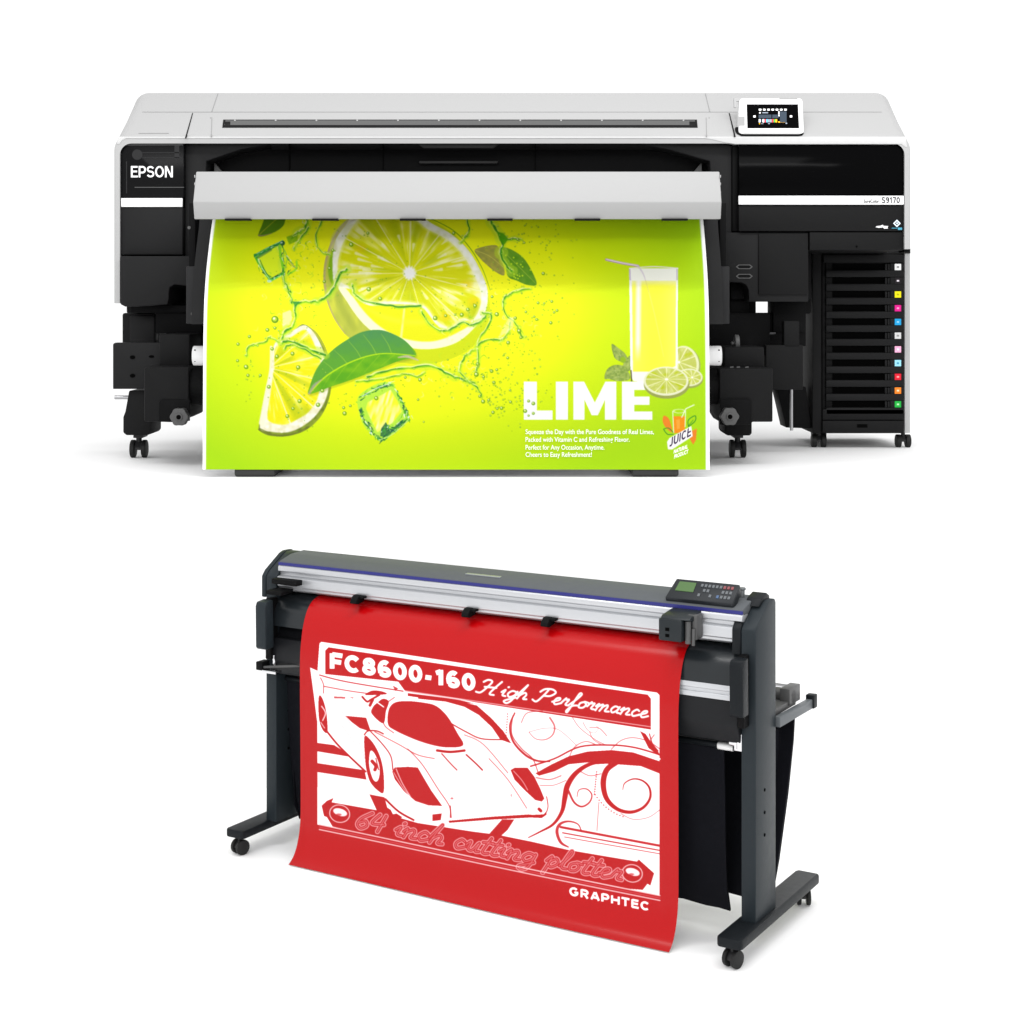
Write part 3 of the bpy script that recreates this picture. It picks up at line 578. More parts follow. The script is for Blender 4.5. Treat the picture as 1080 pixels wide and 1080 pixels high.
def race_art():
    cv = Canvas(300, 615, 765, 1010, 4)
    R = np.array((218, 34, 38), float); cv.img[:] = R; Wt = (255, 252, 252); PK = (232, 140, 145)
    r_ = tuple(R)
    def red(p, spline=False, a=1.): cv.poly(p, r_, a, spline=spline)
    def wh(p, spline=False, a=1.): cv.poly(p, Wt, a, spline=spline)
    def ln(p, w=.8, a=.55, spline=True): cv.stroke(p, w*1.5, r_, min(1, a*1.9), spline=spline)
    # frame
    wh([(337, 678.5), (339, 677), (693, 730.5), (695.5, 733), (695.6, 945), (334, 870), (334.5, 712)])
    red([(343, 686), (346.5, 682.6), (683, 732.6), (686.6, 737), (686.6, 769.5), (343, 716)])
    cv.stroke([(400, 724.6), (686, 766.5)], .9, (240, 190, 190), .9, spline=False)
    # left road stripes
    red([(334, 783.6), (352, 786), (372, 799), (334, 792.6)]); red([(334, 805), (384, 812.5), (386, 822.5), (334, 814.5)])
    # rear wing and tail
    wh([(327, 704), (336, 708), (343, 711), (420, 719), (428, 730), (424, 737), (392, 735), (350, 733), (345, 742), (358, 765), (372, 782), (385, 800), (384, 812), (370, 800), (344, 772), (334, 760), (331, 735)])
    red([(300, 690), (327, 704), (331, 735), (334, 762), (334, 775), (334, 783), (300, 783)])
    ln([(337, 712), (365, 719), (425, 729)], .9, .45); ln([(342, 724), (370, 729), (400, 733)], .8, .4); ln([(338, 715), (341, 722), (341, 731)], .7, .4)
    red([(336, 735), (340, 737), (344, 752), (345, 772), (340, 770), (336, 757)], True); cv.stroke([(339, 745), (343, 752), (340, 760)], 1.2, Wt, .8); cv.stroke([(338, 762), (342, 768)], 1., Wt, .7)
    wh([(345, 735), (384, 735), (386, 748), (388, 756), (400, 768), (430, 783), (480, 800), (500, 770), (530, 780), (545, 800), (576, 842), (578, 858), (560, 866), (470, 872), (440, 868), (412, 855), (405, 835), (402, 800), (390, 782), (384, 776), (384, 810), (350, 772)])
    red([(352, 734.5), (364, 735), (364, 737), (352, 736.6)], a=.7); red([(368, 735), (373, 735.5), (372, 737)], a=.6)
    red([(385, 733), (392, 728.5), (402, 729), (408, 732), (396, 733)], True); ln([(382, 735), (387, 740), (391, 738), (400, 733)], 1.4, .7); ln([(390, 744), (393, 738)], 2, .6)
    red([(398, 741), (404, 737), (410, 740), (407, 750), (404, 763), (392, 753), (393, 746)], True); cv.stroke([(398, 741), (405, 746)], 1.2, Wt)
    red([(364, 755), (386, 757), (391, 772), (379, 768), (371, 762)]); ln([(384, 775), (388, 771), (397, 771), (404, 774)], 1, .5)
    cv.stroke([(352, 740), (372, 768), (384, 800)], 1.4, (245, 205, 208), .8); cv.stroke([(360, 765), (378, 790)], 1.2, (240, 200, 204), .8)
    cv.stroke([(344, 771), (358, 788), (385, 814)], 2.0, r_, .95)
    red([(414, 723), (420, 726), (417, 729)], a=.8)
    # windshield, roof band
    red([(408.5, 757), (411, 746), (418, 740.4), (432, 739.5), (446.4, 741), (458, 743.6), (467, 750), (475, 760), (483, 774), (488.5, 783), (487, 787), (478, 788.3), (464, 787.5), (446, 783), (428, 776), (414, 769), (409.5, 765)], True)
    ln([(416, 735.5), (406, 744), (404, 758), (406, 766), (415, 773)], .8, .35)
    red([(441, 734), (470, 738), (486, 740), (503, 744), (518, 757), (531, 771), (539.5, 784), (528, 780), (519, 767), (505, 754), (490, 745.5), (470, 740), (441, 737)])
    red([(430, 731), (480, 737), (500, 742), (470, 740), (430, 734)]); cv.stroke([(428, 730), (480, 737), (505, 742)], 1.0, Wt, .8)
    ln([(461, 791.5), (475, 793), (490, 791.5)], 1.8, .8, True); ln([(474, 762), (492, 772), (508, 779), (530, 780)], .9, .5); ln([(490, 775), (510, 785), (536, 815)], .8, .3)
    ln([(466, 795), (476, 806), (482, 812)], 1., .4); ln([(492, 796), (502, 805), (509, 812)], 1.2, .45); ln([(395, 772), (420, 785), (440, 796), (458, 800)], .8, .35)
    ln([(391, 772), (404, 786), (412, 798), (414, 812)], .9, .45); ln([(430, 790), (445, 806), (462, 832), (474, 850), (475, 862)], .8, .35); ln([(516, 800), (536, 822), (556, 852)], .8, .3)
    # front wheel
    red([(384, 777), (391, 781), (398, 792), (402.5, 805), (404.5, 820), (404, 836), (398, 834), (390, 825), (386, 812), (384.6, 800)], True)
    cv.poly([(390, 793), (394, 794), (399, 805), (400, 816), (397.5, 824), (393, 822), (389, 808)], Wt, spline=True); ln([(392, 803), (396, 808), (395, 812)], 2.4, .9); ln([(396, 800), (399, 812)], .7, .7)
    red([(389, 838), (405, 841), (408, 852), (424, 862), (416, 868), (400, 862)]); wh([(410, 851), (419, 858), (414, 859)]); ln([(406, 843), (420, 856), (436, 865)], 1.4, .9)
    # headlights and bumper
    red([(416, 809.5), (430, 808.8), (440.5, 809.5), (446, 819), (455, 834), (466.5, 850), (452, 849.5), (438, 845), (426, 835), (416, 822), (413.4, 814)]); cv.stroke([(417.5, 811), (424, 826), (433, 841)], 1.1, (245, 190, 190), .9); cv.stroke([(415, 815), (424, 830), (432, 840)], .7, (250, 210, 210), .9)
    red([(538.8, 812), (543, 809.6), (556.7, 809.4), (564, 819), (570, 831), (574.6, 842), (572, 845.2), (565, 843.5), (553, 832.5), (543, 822)]); cv.stroke([(542, 813), (551, 823), (557, 833)], .9, (245, 170, 170), .9)
    red([(456, 859), (466, 857.8), (465, 865), (456, 866)]); red([(473, 865.5), (520, 861), (558, 858.6), (562, 859), (574, 858.5), (577, 855), (577, 859), (572, 862.5), (560, 862), (520, 864.2), (474, 867.8)])
    ln([(569, 853), (571, 855)], 2.2, .8, False); cv.disc(476.8, 842, 1.6, 1.1, r_, .6); cv.disc(539.7, 838.6, .9, 1.8, r_, .4); ln([(475, 850), (476, 862)], .9, .45); ln([(577, 840), (578.5, 850), (577, 856)], .7, .5)
    red([(530, 864), (543, 864), (536, 875), (526, 884), (514, 882)])
    # swirls
    red([(565, 815.5), (582, 806), (600, 797.5), (620, 792.5), (645, 791), (668, 793.5), (696, 803), (696, 816), (676, 808), (656, 806.5), (640, 805.5), (610, 807), (590, 812), (569, 818)], False)
    cv.stroke([(566, 813), (590, 800), (615, 789.5), (645, 788.5), (670, 791), (696, 800.5)], 1.6, Wt, .9); cv.stroke([(560, 808), (585, 800), (612, 787.5), (645, 785.8), (670, 788.5), (696, 796)], 1.8, r_, .9)
    wh([(600, 806), (625, 803.5), (608, 812), (592, 818), (572, 820)])
    cv.stroke([(640, 802), (622, 806), (608, 815), (599, 828), (596, 842), (593, 856), (584, 869), (570, 877), (558, 883)], [3, 4, 5, 6, 5.5, 4, 2.8, 1.8, 1], r_)
    cv.stroke([(650, 804), (640, 812), (636.5, 826), (640, 842), (651, 853), (665, 856.5), (678, 852), (685.5, 842), (685, 831), (678, 823.5), (668, 821.5), (659, 826), (657, 833)], [6, 6, 6, 5, 4, 3.6, 3, 2.6, 2.2, 1.8, 1.5, 1.2, .6], r_)
    cv.stroke([(600, 834), (606, 846), (614, 850.5), (622, 846), (624.5, 838), (619, 832), (611, 833), (609, 840)], [2.4, 2.2, 2, 1.8, 1.5, 1.3, 1.1, .8], r_, .85)
    cv.stroke([(543, 752), (538, 765), (541, 781), (553, 795), (566, 802), (580, 803)], [1.6, 2, 2.2, 2.4, 2.2, 1.6], r_, .9); cv.stroke([(541, 755), (540, 774), (550, 789), (562, 800), (568, 815)], 1.2, r_, .7)
    cv.stroke([(580, 757), (585, 766), (583, 775), (575, 780), (565, 779), (558, 772)], [2, 1.9, 1.6, 1.3, 1, .8], r_, .6); ln([(558, 772), (575, 768), (590, 770), (608, 786)], .7, .2)
    cv.stroke([(615, 762), (620, 770), (627, 773), (631, 768), (627, 764)], [1.2, 1, .8, .6, .5], r_, .4); cv.stroke([(622, 772), (626, 780), (634, 785)], 1, r_, .5)
    red([(675, 771), (681, 774), (690, 788), (695, 794), (695, 797), (684, 789)]); ln([(685, 774), (688, 784), (694, 792)], .8, .5)
    for k in range(10): cv.disc(629.5-.25*k, 826+(-12+2.6*k), .85, .85, r_, .8)
    for k in range(12): cv.disc(628+k*2.0+.06*k*k, 838+k*3.1-.09*k*k, .9, .8, r_, .75)
    for k in range(9): cv.disc(535.5-.2*k, 753+2.8*k, .8, .8, r_, .7)
    for p_, w_ in (([(645, 790), (655, 781), (668, 778), (684, 782), (696, 790)], .8), ([(600, 800), (606, 788), (618, 782), (630, 786)], .8), ([(610, 812), (622, 818), (634, 816)], .8), ([(690, 775), (686, 783), (694, 792)], .9),
                   ([(566, 820), (580, 822), (592, 818)], 1.0), ([(570, 828), (584, 828), (597, 823)], .7), ([(655, 858), (668, 864), (684, 862), (696, 854)], .6), ([(632, 846), (631, 860), (630, 876)], .7), ([(550, 762), (556, 752), (572, 750)], .8),
                   ([(640, 776), (632, 768), (622, 767)], .7), ([(604, 757), (612, 768), (628, 780), (640, 786)], .6)): ln(p_, w_, .3)
    # lower right speed lines
    for dx, dy, w in [(0, 0, 2.6), (2, 6, 1.4), (4, 10.4, .9)]: cv.stroke([(592+dx, 872+dy), (696, 892+dy*.82)], w, r_, .9, spline=False)
    cv.stroke([(614, 877), (610, 869), (600, 866), (591, 869), (588, 877), (592, 888), (600, 893)], [1, 1.4, 2, 3, 3.4, 3, 1.4], r_, .85)
    # bottom ribbon with arrow ends
    red([(338.5, 850), (344, 845), (351, 842), (349, 846.5), (398, 855), (404, 858), (440, 868), (500, 877), (525, 880), (560, 887), (600, 896), (640, 903), (672, 908.5), (674, 906.5), (690, 921), (686, 934), (683, 932), (678, 938.5), (660, 937), (440, 891.5), (372, 878), (350, 872), (344, 862), (341, 861)])
    def badge(x, y):
        cv.disc(x, y, 11.2, 9.6, Wt, .75, rot=.25, r0=.9); cv.disc(x+.5, y-1.5, 7.6, 3.8, Wt, .9, rot=.3); cv.disc(x-1, y+1, 3, 1.2, r_, .6)
    badge(357.5, 858.5); badge(667, 921)
    write_script(cv, '64 inch cutting plotter', 373, 872.5, 650, 927.5, 9.6, [(5.2, (240, 170, 172), .95), (3.2, (206, 40, 46), .95), (1.0, (236, 150, 154), .7)], slant=.25)
    for k in (0, 5.2): cv.stroke([(336, 870+k), (696, 944.5+k)], 1.2, (243, 200, 202), .95, spline=False)
    cv.stroke([(336, 872.6), (696, 947.2)], 1.2, (226, 130, 134), .5, spline=False)
    write_script(cv, 'High Performance', 504, 730.5, 680.5, 757, 7.2, [(2.0, (255, 250, 246), .95)], slant=.3)
    def block(text, x0, y0, x1, y1, h, w, gap, aspect):
        st, adv = block_strokes(text, gap)
        for p in st:
            L_, R2 = ribbon([(x0+(x1-x0)*u, y0+(y1-y0)*u-v*h) for u, v in p], w/2)
            for k in range(len(L_)-1): cv.poly([L_[k], L_[k+1], R2[k+1], R2[k]], Wt)
    block('FC8600-160', 348.4, 705, 501, 728.4, 16.4, 5.0, .13, 1)
    block('GRAPHTEC', 601, 943.5, 685, 960.5, 8.6, 2.3, .14, 1)
    cv.img[:] = blur(cv.img, 1)
    return cv
# ------------------------------------------------------------------ the large format printer
printer = tag(empty('large_format_printer', (0, 6.5, STZ)), 'wide black and grey inkjet printer on casters with touch screen and ink cabinet', 'printer')
def pb(mb, a, b, t, u, yf, yb, mi=0):      # box whose front face spans photo columns a..b, rows t..u at depth yf
    return mb.box(X(a, yf), X(b, yf), yf, yb, Z(u, yf), Z(t, yf), mi)
def pp(mb, pts, yf, yb, mi=0): return mb.prism_y([(X(a, yf), Z(b, yf)) for a, b in pts], yf, yb, mi)
def part(name, mats, boxes, bevel=.004, parent=printer, **k):
    mb = MB()
    for b in boxes: pb(mb, *b)
    return mb.build(name, mats, parent, bevel=bevel, each=True, **k)
def rpoly(x0, y0, x1, y1, r, corners='abcd', n=5):
    pts = []
    for key, cx, cy, a0 in (('a', x0, y0, 180), ('b', x1, y0, 270), ('c', x1, y1, 0), ('d', x0, y1, 90)):
        if key in corners:
            ox = cx+r if cx == x0 else cx-r; oy = cy+r if cy == y0 else cy-r
            for i in range(n+1):
                t = math.radians(a0+90*i/n); pts.append((ox+r*math.cos(t), oy+r*math.sin(t)))
        else: pts.append((cx, cy))
    return pts
# shell: sloping cover with rounded shoulders and the two white flanks
YS = [6.5, 6.7, 6.85, 7.0, 7.32]; ZS = [Z(142, 6.5), Z(118, 6.7), Z(98, 6.85), Z(98, 6.85)+.004, Z(98, 6.85)-.004]
HWL, HWR = 419.5*6.5/F, 420*6.5/F
def arch(z, y, inset, rr=.062, top=None):
    r = rr-inset*.6; hl, hr = HWL-inset, HWR-inset; zt = z-inset*(top if top else 1); out = [(-hl, y, Z(320, 6.5))]
    for i in range(9):
        t = math.pi-i*math.pi/16; out.append((-hl+r+r*math.cos(t), y, zt-r+r*math.sin(t)))
    for i in range(9):
        t = math.pi/2-i*math.pi/16; out.append((hr-r+r*math.cos(t), y, zt-r+r*math.sin(t)))
    out.append((hr, y, Z(262.8, 6.5))); return out
yy = [6.494]+YS; zz = [ZS[0]-.012]+ZS
mb = MB(); outer = [arch(z, y, 0 if k else .006) for k, (y, z) in enumerate(zip(yy, zz))]; inner = [arch(z, y, .024) for y, z in zip(yy, zz)]
n = len(outer[0]); mb.loft(outer, closed=False); mb.loft(inner, closed=False)
for k in (0, len(yy)-1): mb.add(outer[k]+inner[k], [(i, i+1, n+i+1, n+i) for i in range(n-1)])
for e in (0, n-1): mb.add([r[e] for r in outer]+[r[e] for r in inner], [(i, i+1, len(yy)+i+1, len(yy)+i) for i in range(len(yy)-1)])
shell = mb.build('cover', COVER, printer, smooth=28)
# front lip of the cover: deeper over the right housing
lip = [(124.5, 144), (955.5, 144), (957, 155), (954.3, 155), (951, 152), (776, 152), (764, 150.3), (752, 147.3), (743, 146), (133, 146), (129, 148), (126, 152), (123, 152)]
mb = MB(); pp(mb, lip, 6.491, 6.53); mb.build('cover_lip', mat('cover_lip_grey', (.57, .57, .57), .4, spec=.3), printer, bevel=.003)
# slope helpers
def on_slope(px, py, lift=0.):
    for (ya, za), (yb, zb) in (((YS[0], ZS[0]), (YS[1], ZS[1])), ((YS[1], ZS[1]), (YS[2], ZS[2]))):
        mm = (zb-za)/(yb-ya); Y = (za-mm*ya-CAMZ)/(-(py-HOR)/F-mm)
        if Y <= yb+1e-6: break
    nv = Vector((0, -mm, 1)).normalized()
    return Vector((X(px, Y), Y, Z(py, Y)))+nv*lift
def slope_patch(mb, quad, lift, th=.004, mi=0):
    lo = [on_slope(a, b, lift-th) for a, b in quad]; hi = [on_slope(a, b, lift) for a, b in quad]
    mb.loft([[tuple(p) for p in lo], [tuple(p) for p in hi]], mi)
mb = MB(); slope_patch(mb, [(235.5, 126.6), (735, 126.6), (735.8, 134.8), (234.5, 134.8)], .0022)
slope_patch(mb, [(238, 127.6), (733, 127.6), (733, 132.6), (236.5, 132.6)], .0032, mi=1)
for k in range(12): slope_patch(mb, [(247+43*k, 127.2), (248.6+43*k, 127.2), (248.6+43*k, 128.4), (247+43*k, 128.4)], .0040, mi=2)
for a in (237, 727): slope_patch(mb, [(a, 129), (a+6, 129), (a+6, 132.4), (a, 132.4)], .0038, mi=0)
mb.build('cover_window', [DARK, mat('window_grey', (.06, .06, .06), .35, spec=.4), COVER], printer, smooth=0)
mb = MB()
for q in ([(202.8, 119.5), (203.6, 119.5), (196.6, 145.6), (195.2, 145.6)], [(768.6, 119.5), (769.6, 119.5), (775.8, 144), (774.2, 144)]): slope_patch(mb, q, .0016)
mb.build('cover_gap', DARK, printer, smooth=0, each=True)
mb = MB()
for q in ([(229.6, 98.8), (230.2, 98.8), (223.8, 117.8), (223.1, 117.8)], [(743.6, 98.8), (744.3, 98.8), (748.9, 117.8), (748.2, 117.8)], [(150, 118.1), (930, 118.1), (930, 118.5), (150, 118.5)],
          [(223.2, 124), (223.8, 124), (223.2, 144), (222.5, 144)], [(744.5, 124), (745, 124), (745.6, 144), (744.9, 144)], [(146, 140.5), (178, 140.5), (178, 141.1), (146, 141.1)],
          [(221.6, 124), (222.6, 124), (222.6, 124.8), (221.6, 124.8)], [(747.4, 124), (748.4, 124), (748.4, 124.8), (747.4, 124.8)]): slope_patch(mb, q, .0012)
mb.build('cover_seam', mat('seam_grey', (.26, .26, .26), .6), printer, smooth=0, each=True)
# touch screen tablet, tilted back
def tab(px, py, lift=0.):
    t = (141.5-py)/(141.5-104); Y = 6.50+.09*t; return (X(px, Y), Y-lift, Z(py, Y))
def tabpoly(mb, pts, l0, l1, mi=0): mb.loft([[tab(a, b, l0) for a, b in pts], [tab(a, b, l1) for a, b in pts]], mi)
mb = MB(); tabpoly(mb, [(x+(141-y)*.03, y) if x < 800 else (x-(141-y)*.045, y) for x, y in rpoly(778.6, 104, 847.4, 141.2, 3.6)], -.035, .012)
ts = mb.build('touch_screen', mat('tablet_white', (.83, .83, .83), .35, spec=.35), printer, bevel=.003)
mb = MB(); tabpoly(mb, [(776.2, 134), (779.4, 134), (779.4, 139.6), (781.5, 141.4), (784, 142), (843, 142), (846.5, 140.2), (848, 140.6), (846, 143), (842, 143.6), (782, 143.6), (777.6, 141.6), (776, 138)], -.03, .0)  # dark base strip, also standing in for the shadow under the tablet
tabpoly(mb, [(774.5, 103), (788, 103), (788, 105), (777, 106.5), (777, 113), (774.8, 113)], -.03, -.01, 1)
mb.build('screen_mount_and_shadow', [DARK, COVER], ts, bevel=0)
mb = MB(); tabpoly(mb, [(787, 110.4), (841, 110.4), (842.2, 135.6), (787.8, 135.6)], .010, .0130); mb.build('display', GLOSS, ts)
mb = MB(); tabpoly(mb, [(777.4, 123.2), (785, 123.2), (785, 133), (777.2, 133)], .010, .0128); tabpoly(mb, [(821.5, 103.6), (840.5, 103.6), (840.5, 105.3), (821.5, 105.3)], .008, .0126); mb.build('reader_pad', mat('pad_grey', (.33, .33, .33), .5), ts, each=True)
lit = [mat('lit_'+nm, hexl(h), .5, spec=0, noise=0, emit=tuple(.75*c for c in hexl(h))) for nm, h in (('white', 'f2f2f2'), ('grey', '8a93a0'), ('red', 'd04050'), ('yellow', 'e8b020'), ('green', '50a050'), ('cyan', '60b0d0'), ('slate', '39424c'))]
mb = MB(); r = np.random.RandomState(3)
def px(a, b, c, d, mi): tabpoly(mb, [(a, b), (c, b), (c, d), (a, d)], .0131, .0135, mi)
for k in range(7): px(799.8+4.45*k, 115.2, 802.4+4.45*k, 116.9, 0)
px(800.2, 118.6, 801.8, 120, 0); px(803.5, 118.8, 809.5, 119.8, 1); px(799.6, 121.3, 813, 125, 6); px(814, 121.3, 820.5, 125, 6); px(822, 118, 829, 129.5, 6)
for k in range(6): px(800+2.2*k, 122+(k % 2)*.9, 801.5+2.2*k, 123.2+(k % 2)*.9, [0, 2, 1, 5, 1, 0][k])
for k in range(3): px(820.3, 118+1.9*k, 821.6, 119.2+1.9*k, 0); px(823, 118.4+1.9*k, 828, 119+1.9*k, 1)
px(822.5, 124.6, 827.5, 125.4, 0)
for k, c in enumerate([0, 6, 0, 2, 5, 1, 1, 2, 4, 3]): px(799.8+1.95*k, 126.1, 801.5+1.95*k, 129.4, c)
px(820.2, 128.4, 827.6, 129.6, 3); px(800, 130.3, 801, 131.4, 3); px(802, 130.6, 804.5, 131.1, 1); px(809.5, 130.4, 811.4, 131.2, 1); px(828, 129.8, 829.6, 131, 1)
px(794.1, 122.2, 796.4, 124.2, 0); px(832.5, 122.1, 834.8, 124.1, 0)
mb.build('display_icons', lit, ts, smooth=0)

# body behind the panels
part('body', DARK, [(133, 948, 146, 262, 6.72, 7.3), (133, 796.6, 255, 331, 6.86, 7.28), (796.6, 856, 255, 316.6, 6.86, 7.28), (816.5, 856, 316.6, 331, 6.86, 6.89)], .01)
# left housing
mb = MB(); pp(mb, rpoly(127.2, 147, 194, 208.4, 6.5, 'a'), 6.505, 6.75)
lp = mb.build('left_upper_panel', SMOKE, printer, bevel=.004)
mb = MB(); pp(mb, [(128.4, 153.8), (129.5, 150.5), (132, 148.6), (193, 148.6), (193, 153.4), (129, 153.6)], 6.5035, 6.506)
mb.build('panel_edge', mat('smoked_edge', (.028, .028, .029), .3, spec=.3, noise=.3, scale=9), lp)
mb = MB(); mb.cyl((X(144.5, 6.5), 6.5045, Z(163, 6.5)), (X(144.5, 6.5), 6.506, Z(163, 6.5)), .021, 28)
for a, b, c, d in ((150, 160.6, 190, 161.4), (150, 166, 192, 166.8), (184, 150, 189, 168), (133, 170, 134, 204)): pb(mb, a, c, b, d, 6.5042, 6.506)
mb.build('window_trace', mat('smoked_trace', (.013, .013, .014), .35, spec=.2), lp)
part('chrome_line', KNOB, [(142, 194, 197.2, 197.9, 6.5036, 6.507)], 0, lp)
block_letters('EPSON', lambda a, b, h: (X(137.7+44.6*a, 6.5), 6.5030-h, Z(187.0-12.0*b, 6.5)), .15, STRIPE, lp, gap=.06)
part('white_band', STRIPE, [(127.6, 192.4, 208.9, 218.2, 6.499, 6.508)], .002)
part('left_lower_panel', GREYBLK, [(127.2, 192.6, 218.6, 268.6, 6.505, 6.75)], .003)
mb = MB(); pp(mb, [(127, 270), (201, 270), (201, 302), (184, 300), (179, 303), (178, 309), (178, 314), (176.5, 321), (138, 323.5), (132, 323.5), (127, 321)], 6.47, 6.85)
mb.build('left_lower_housing', GREYBLK, printer, bevel=.004)
part('panel_gap', VOID, [(192.6, 196, 150, 272, 6.56, 6.75)], 0)
# central frame round the print zone
mb = MB()
pp(mb, [(195.2, 147), (255, 147), (285, 152), (254, 157.5), (217.5, 170), (217, 182), (222, 240), (206, 270), (206, 300), (195.2, 300)], 6.54, 6.74)
pp(mb, [(704, 147), (743, 147.4), (765, 152), (771.6, 154), (771.6, 245), (760, 300), (757, 240), (749.5, 182), (748.6, 170), (705, 157.5), (674, 152)], 6.54, 6.74)
mb.build('print_zone_frame', GREYBLK, printer, bevel=.004, each=True)
part('frame_post', DARK, [(772.4, 778.2, 153, 244, 6.54, 6.74)], .002)
mb = MB()
pb(mb, 205, 762, 147, 236, 6.70, 6.80); mb.build('print_zone_back', DARK, printer)
mb = MB()
mb.prism_x([(6.575, Z(146.5, 6.575)), (6.56, Z(153, 6.56)), (6.60, Z(158, 6.6)), (6.71, Z(158, 6.71)), (6.71, Z(146.5, 6.71))], X(285, 6.55), X(700, 6.55))
mb.build('front_beam', GREYBLK, printer, bevel=.003)
mb = MB()
for a in (404, 564.5, 305): pb(mb, a-.5, a+.5, 148, 180, 6.555, 6.58)
for a in (404, 564.5, 305): pb(mb, a-.5, a+.5, 158, 180, 6.695, 6.71)
mb.build('beam_gap', VOID, printer, each=True)
mb = MB(); pp(mb, [(440, 151.4), (527, 151.4), (520, 156.2), (447, 156.2)], 6.545, 6.57); pb(mb, 442, 525, 169.5, 172.5, 6.66, 6.71)
mb.build('handle', mat('handle_grey', (.03, .03, .03), .45, spec=.2), printer, bevel=.004, each=True)
for a, s in ((229, 1), (737, -1)):
    mb = MB(); pp(mb, [(a-3*s, 171.5), (a+5*s, 181), (a-3*s, 181)], 6.64, 6.68); mb.build('guide_fin', KNOB, printer)
# right housing
mb = MB(); pp(mb, rpoly(779.2, 152.8, 953.6, 205.4, 4, 'b'), 6.505, 6.75); rd = mb.build('right_upper_door', GLOSS, printer, bevel=.003)
part('white_band', STRIPE, [(779, 953.4, 206.4, 215.8, 6.497, 6.508)], .002)
INK = mat('badge_ink', (.03, .03, .035), .5)
block_letters('S9170', lambda a, b, h: (X(930+19.2*a, 6.495), 6.4958-h, Z(214.2-6.4*b, 6.495)), .19, INK, printer, gap=.10)
lettering('SureColor', lambda a, b: (X(911+16.4*a, 6.495), 6.4955, Z(213.9-3.6*b, 6.495)), mat('badge_ink_light', (.08, .08, .08), .5), printer, bold=.025)
part('right_lower_panel', BLACK, [(779.2, 953.6, 216.4, 243.8, 6.505, 6.75)], .003)
mb = MB(); q = lambda pts, mi: pp(mb, pts, 6.5020, 6.5045, mi)
q([(946, 231.6), (950, 235.6), (946, 239.6), (942, 235.6)], 0)
q([(946, 233.2), (948.2, 235.6), (946, 238), (943.8, 235.6)], 1)
mb2 = mb; pp(mb, [(945.4, 234.6), (946.9, 234.6), (946.9, 236.4), (945.4, 236.4)], 6.5008, 6.503, 0)
q([(940.5, 240.3), (946.5, 240.3), (946.5, 240.9), (940.5, 240.9)], 2); q([(947, 240), (951.4, 240), (951.4, 242.4), (947, 242.4)], 2)
mb.build('emblem', [mat('emblem_white', hexl('dfeaf2'), .5), mat('emblem_blue', hexl('2b4a63'), .5), mat('emblem_teal', hexl('3f9bb5'), .5)], printer, smooth=0)
mb = MB(); q = lambda pts, mi: pp(mb, pts, 6.5020, 6.5045, mi)
q([(923.4, 239.6), (925, 238.4), (929, 238), (931, 237), (932, 238.2), (937, 238.4), (936, 239.4), (936.6, 241), (932.5, 241.2), (931.4, 239.8), (927, 240.3), (925, 239.9)], 0)
mb.build('emblem', mat('emblem_plain', hexl('e8e8e8'), .5), printer, smooth=0)
mb = MB(); pp(mb, [(762.5, 245.2), (852.6, 245.2), (852.6, 318.3), (790, 318.3), (789.5, 306), (787, 300.5), (782, 298), (769.5, 297.5), (762, 285)], 6.52, 6.86)
mb.build('right_lower_housing', GREYBLK, printer, bevel=.004)
part('access_panel', BLACK, [(800, 852.4, 246, 311.2, 6.512, 6.56)], .004)
mb = MB()
for y0 in (281.4, 291.3):
    o_ = [(776, y0), (779, y0-2.4), (791, y0-2.4), (794, y0), (791, y0+2.4), (779, y0+2.4)]; i_ = [(777.6, y0), (779.8, y0-1.6), (790.2, y0-1.6), (792.4, y0), (790.2, y0+1.6), (779.8, y0+1.6)]
    A_ = [(X(a, 6.517), 6.517, Z(b, 6.517)) for a, b in o_]; B_ = [(X(a, 6.517), 6.517, Z(b, 6.517)) for a, b in i_]
    mb.add(A_+B_, [(i, (i+1) % 6, 6+(i+1) % 6, 6+i) for i in range(6)]); mb.add([(x, y+.0008, z) for x, y, z in A_], [tuple(range(6))], 1)
mb.build('release_slot', [KNOB, DARK], printer, smooth=0)
part('cabinet_hood', BLACK, [(854, 953.6, 244.9, 263.8, 6.51, 6.93)], .003)
mb = MB(); mb.cyl((X(903.5, 6.508), 6.507, Z(260, 6.508)), (X(903.5, 6.508), 6.52, Z(260, 6.508)), .004, 10); mb.build('lock', VOID, printer)

# output hood and its stops
mb = MB(); hx0, hx1 = X(203.6, 5.65), X(761, 5.65)
mb.prism_x([(5.705, Z(181, 5.705)), (5.65, Z(213, 5.65)), (5.672, Z(231.2, 5.672)), (5.73, Z(231.2, 5.672)+.003), (6.30, Z(231.2, 5.672)+.06), (6.5, Z(200, 6.5)), (6.5, Z(181, 5.705)-.02)], hx0, hx1)
hood = mb.build('output_hood', HOOD, printer, bevel=.0035)
mb = MB()
for x_ in (hx0-.0015, hx1+.0015):
    for py in (186, 194, 203, 212, 220, 226): mb.cyl((x_-.001, 5.69, Z(py, 5.69)), (x_+.001, 5.69, Z(py, 5.69)), .005, 8)
mb.build('rivet', COVER, hood, each=True)
for k in range(6):
    a = 237+92.3*k; part('stop_tab', DARK, [(a, a+27, 230.6, 232.4, 5.664, 5.70)], 0, hood)
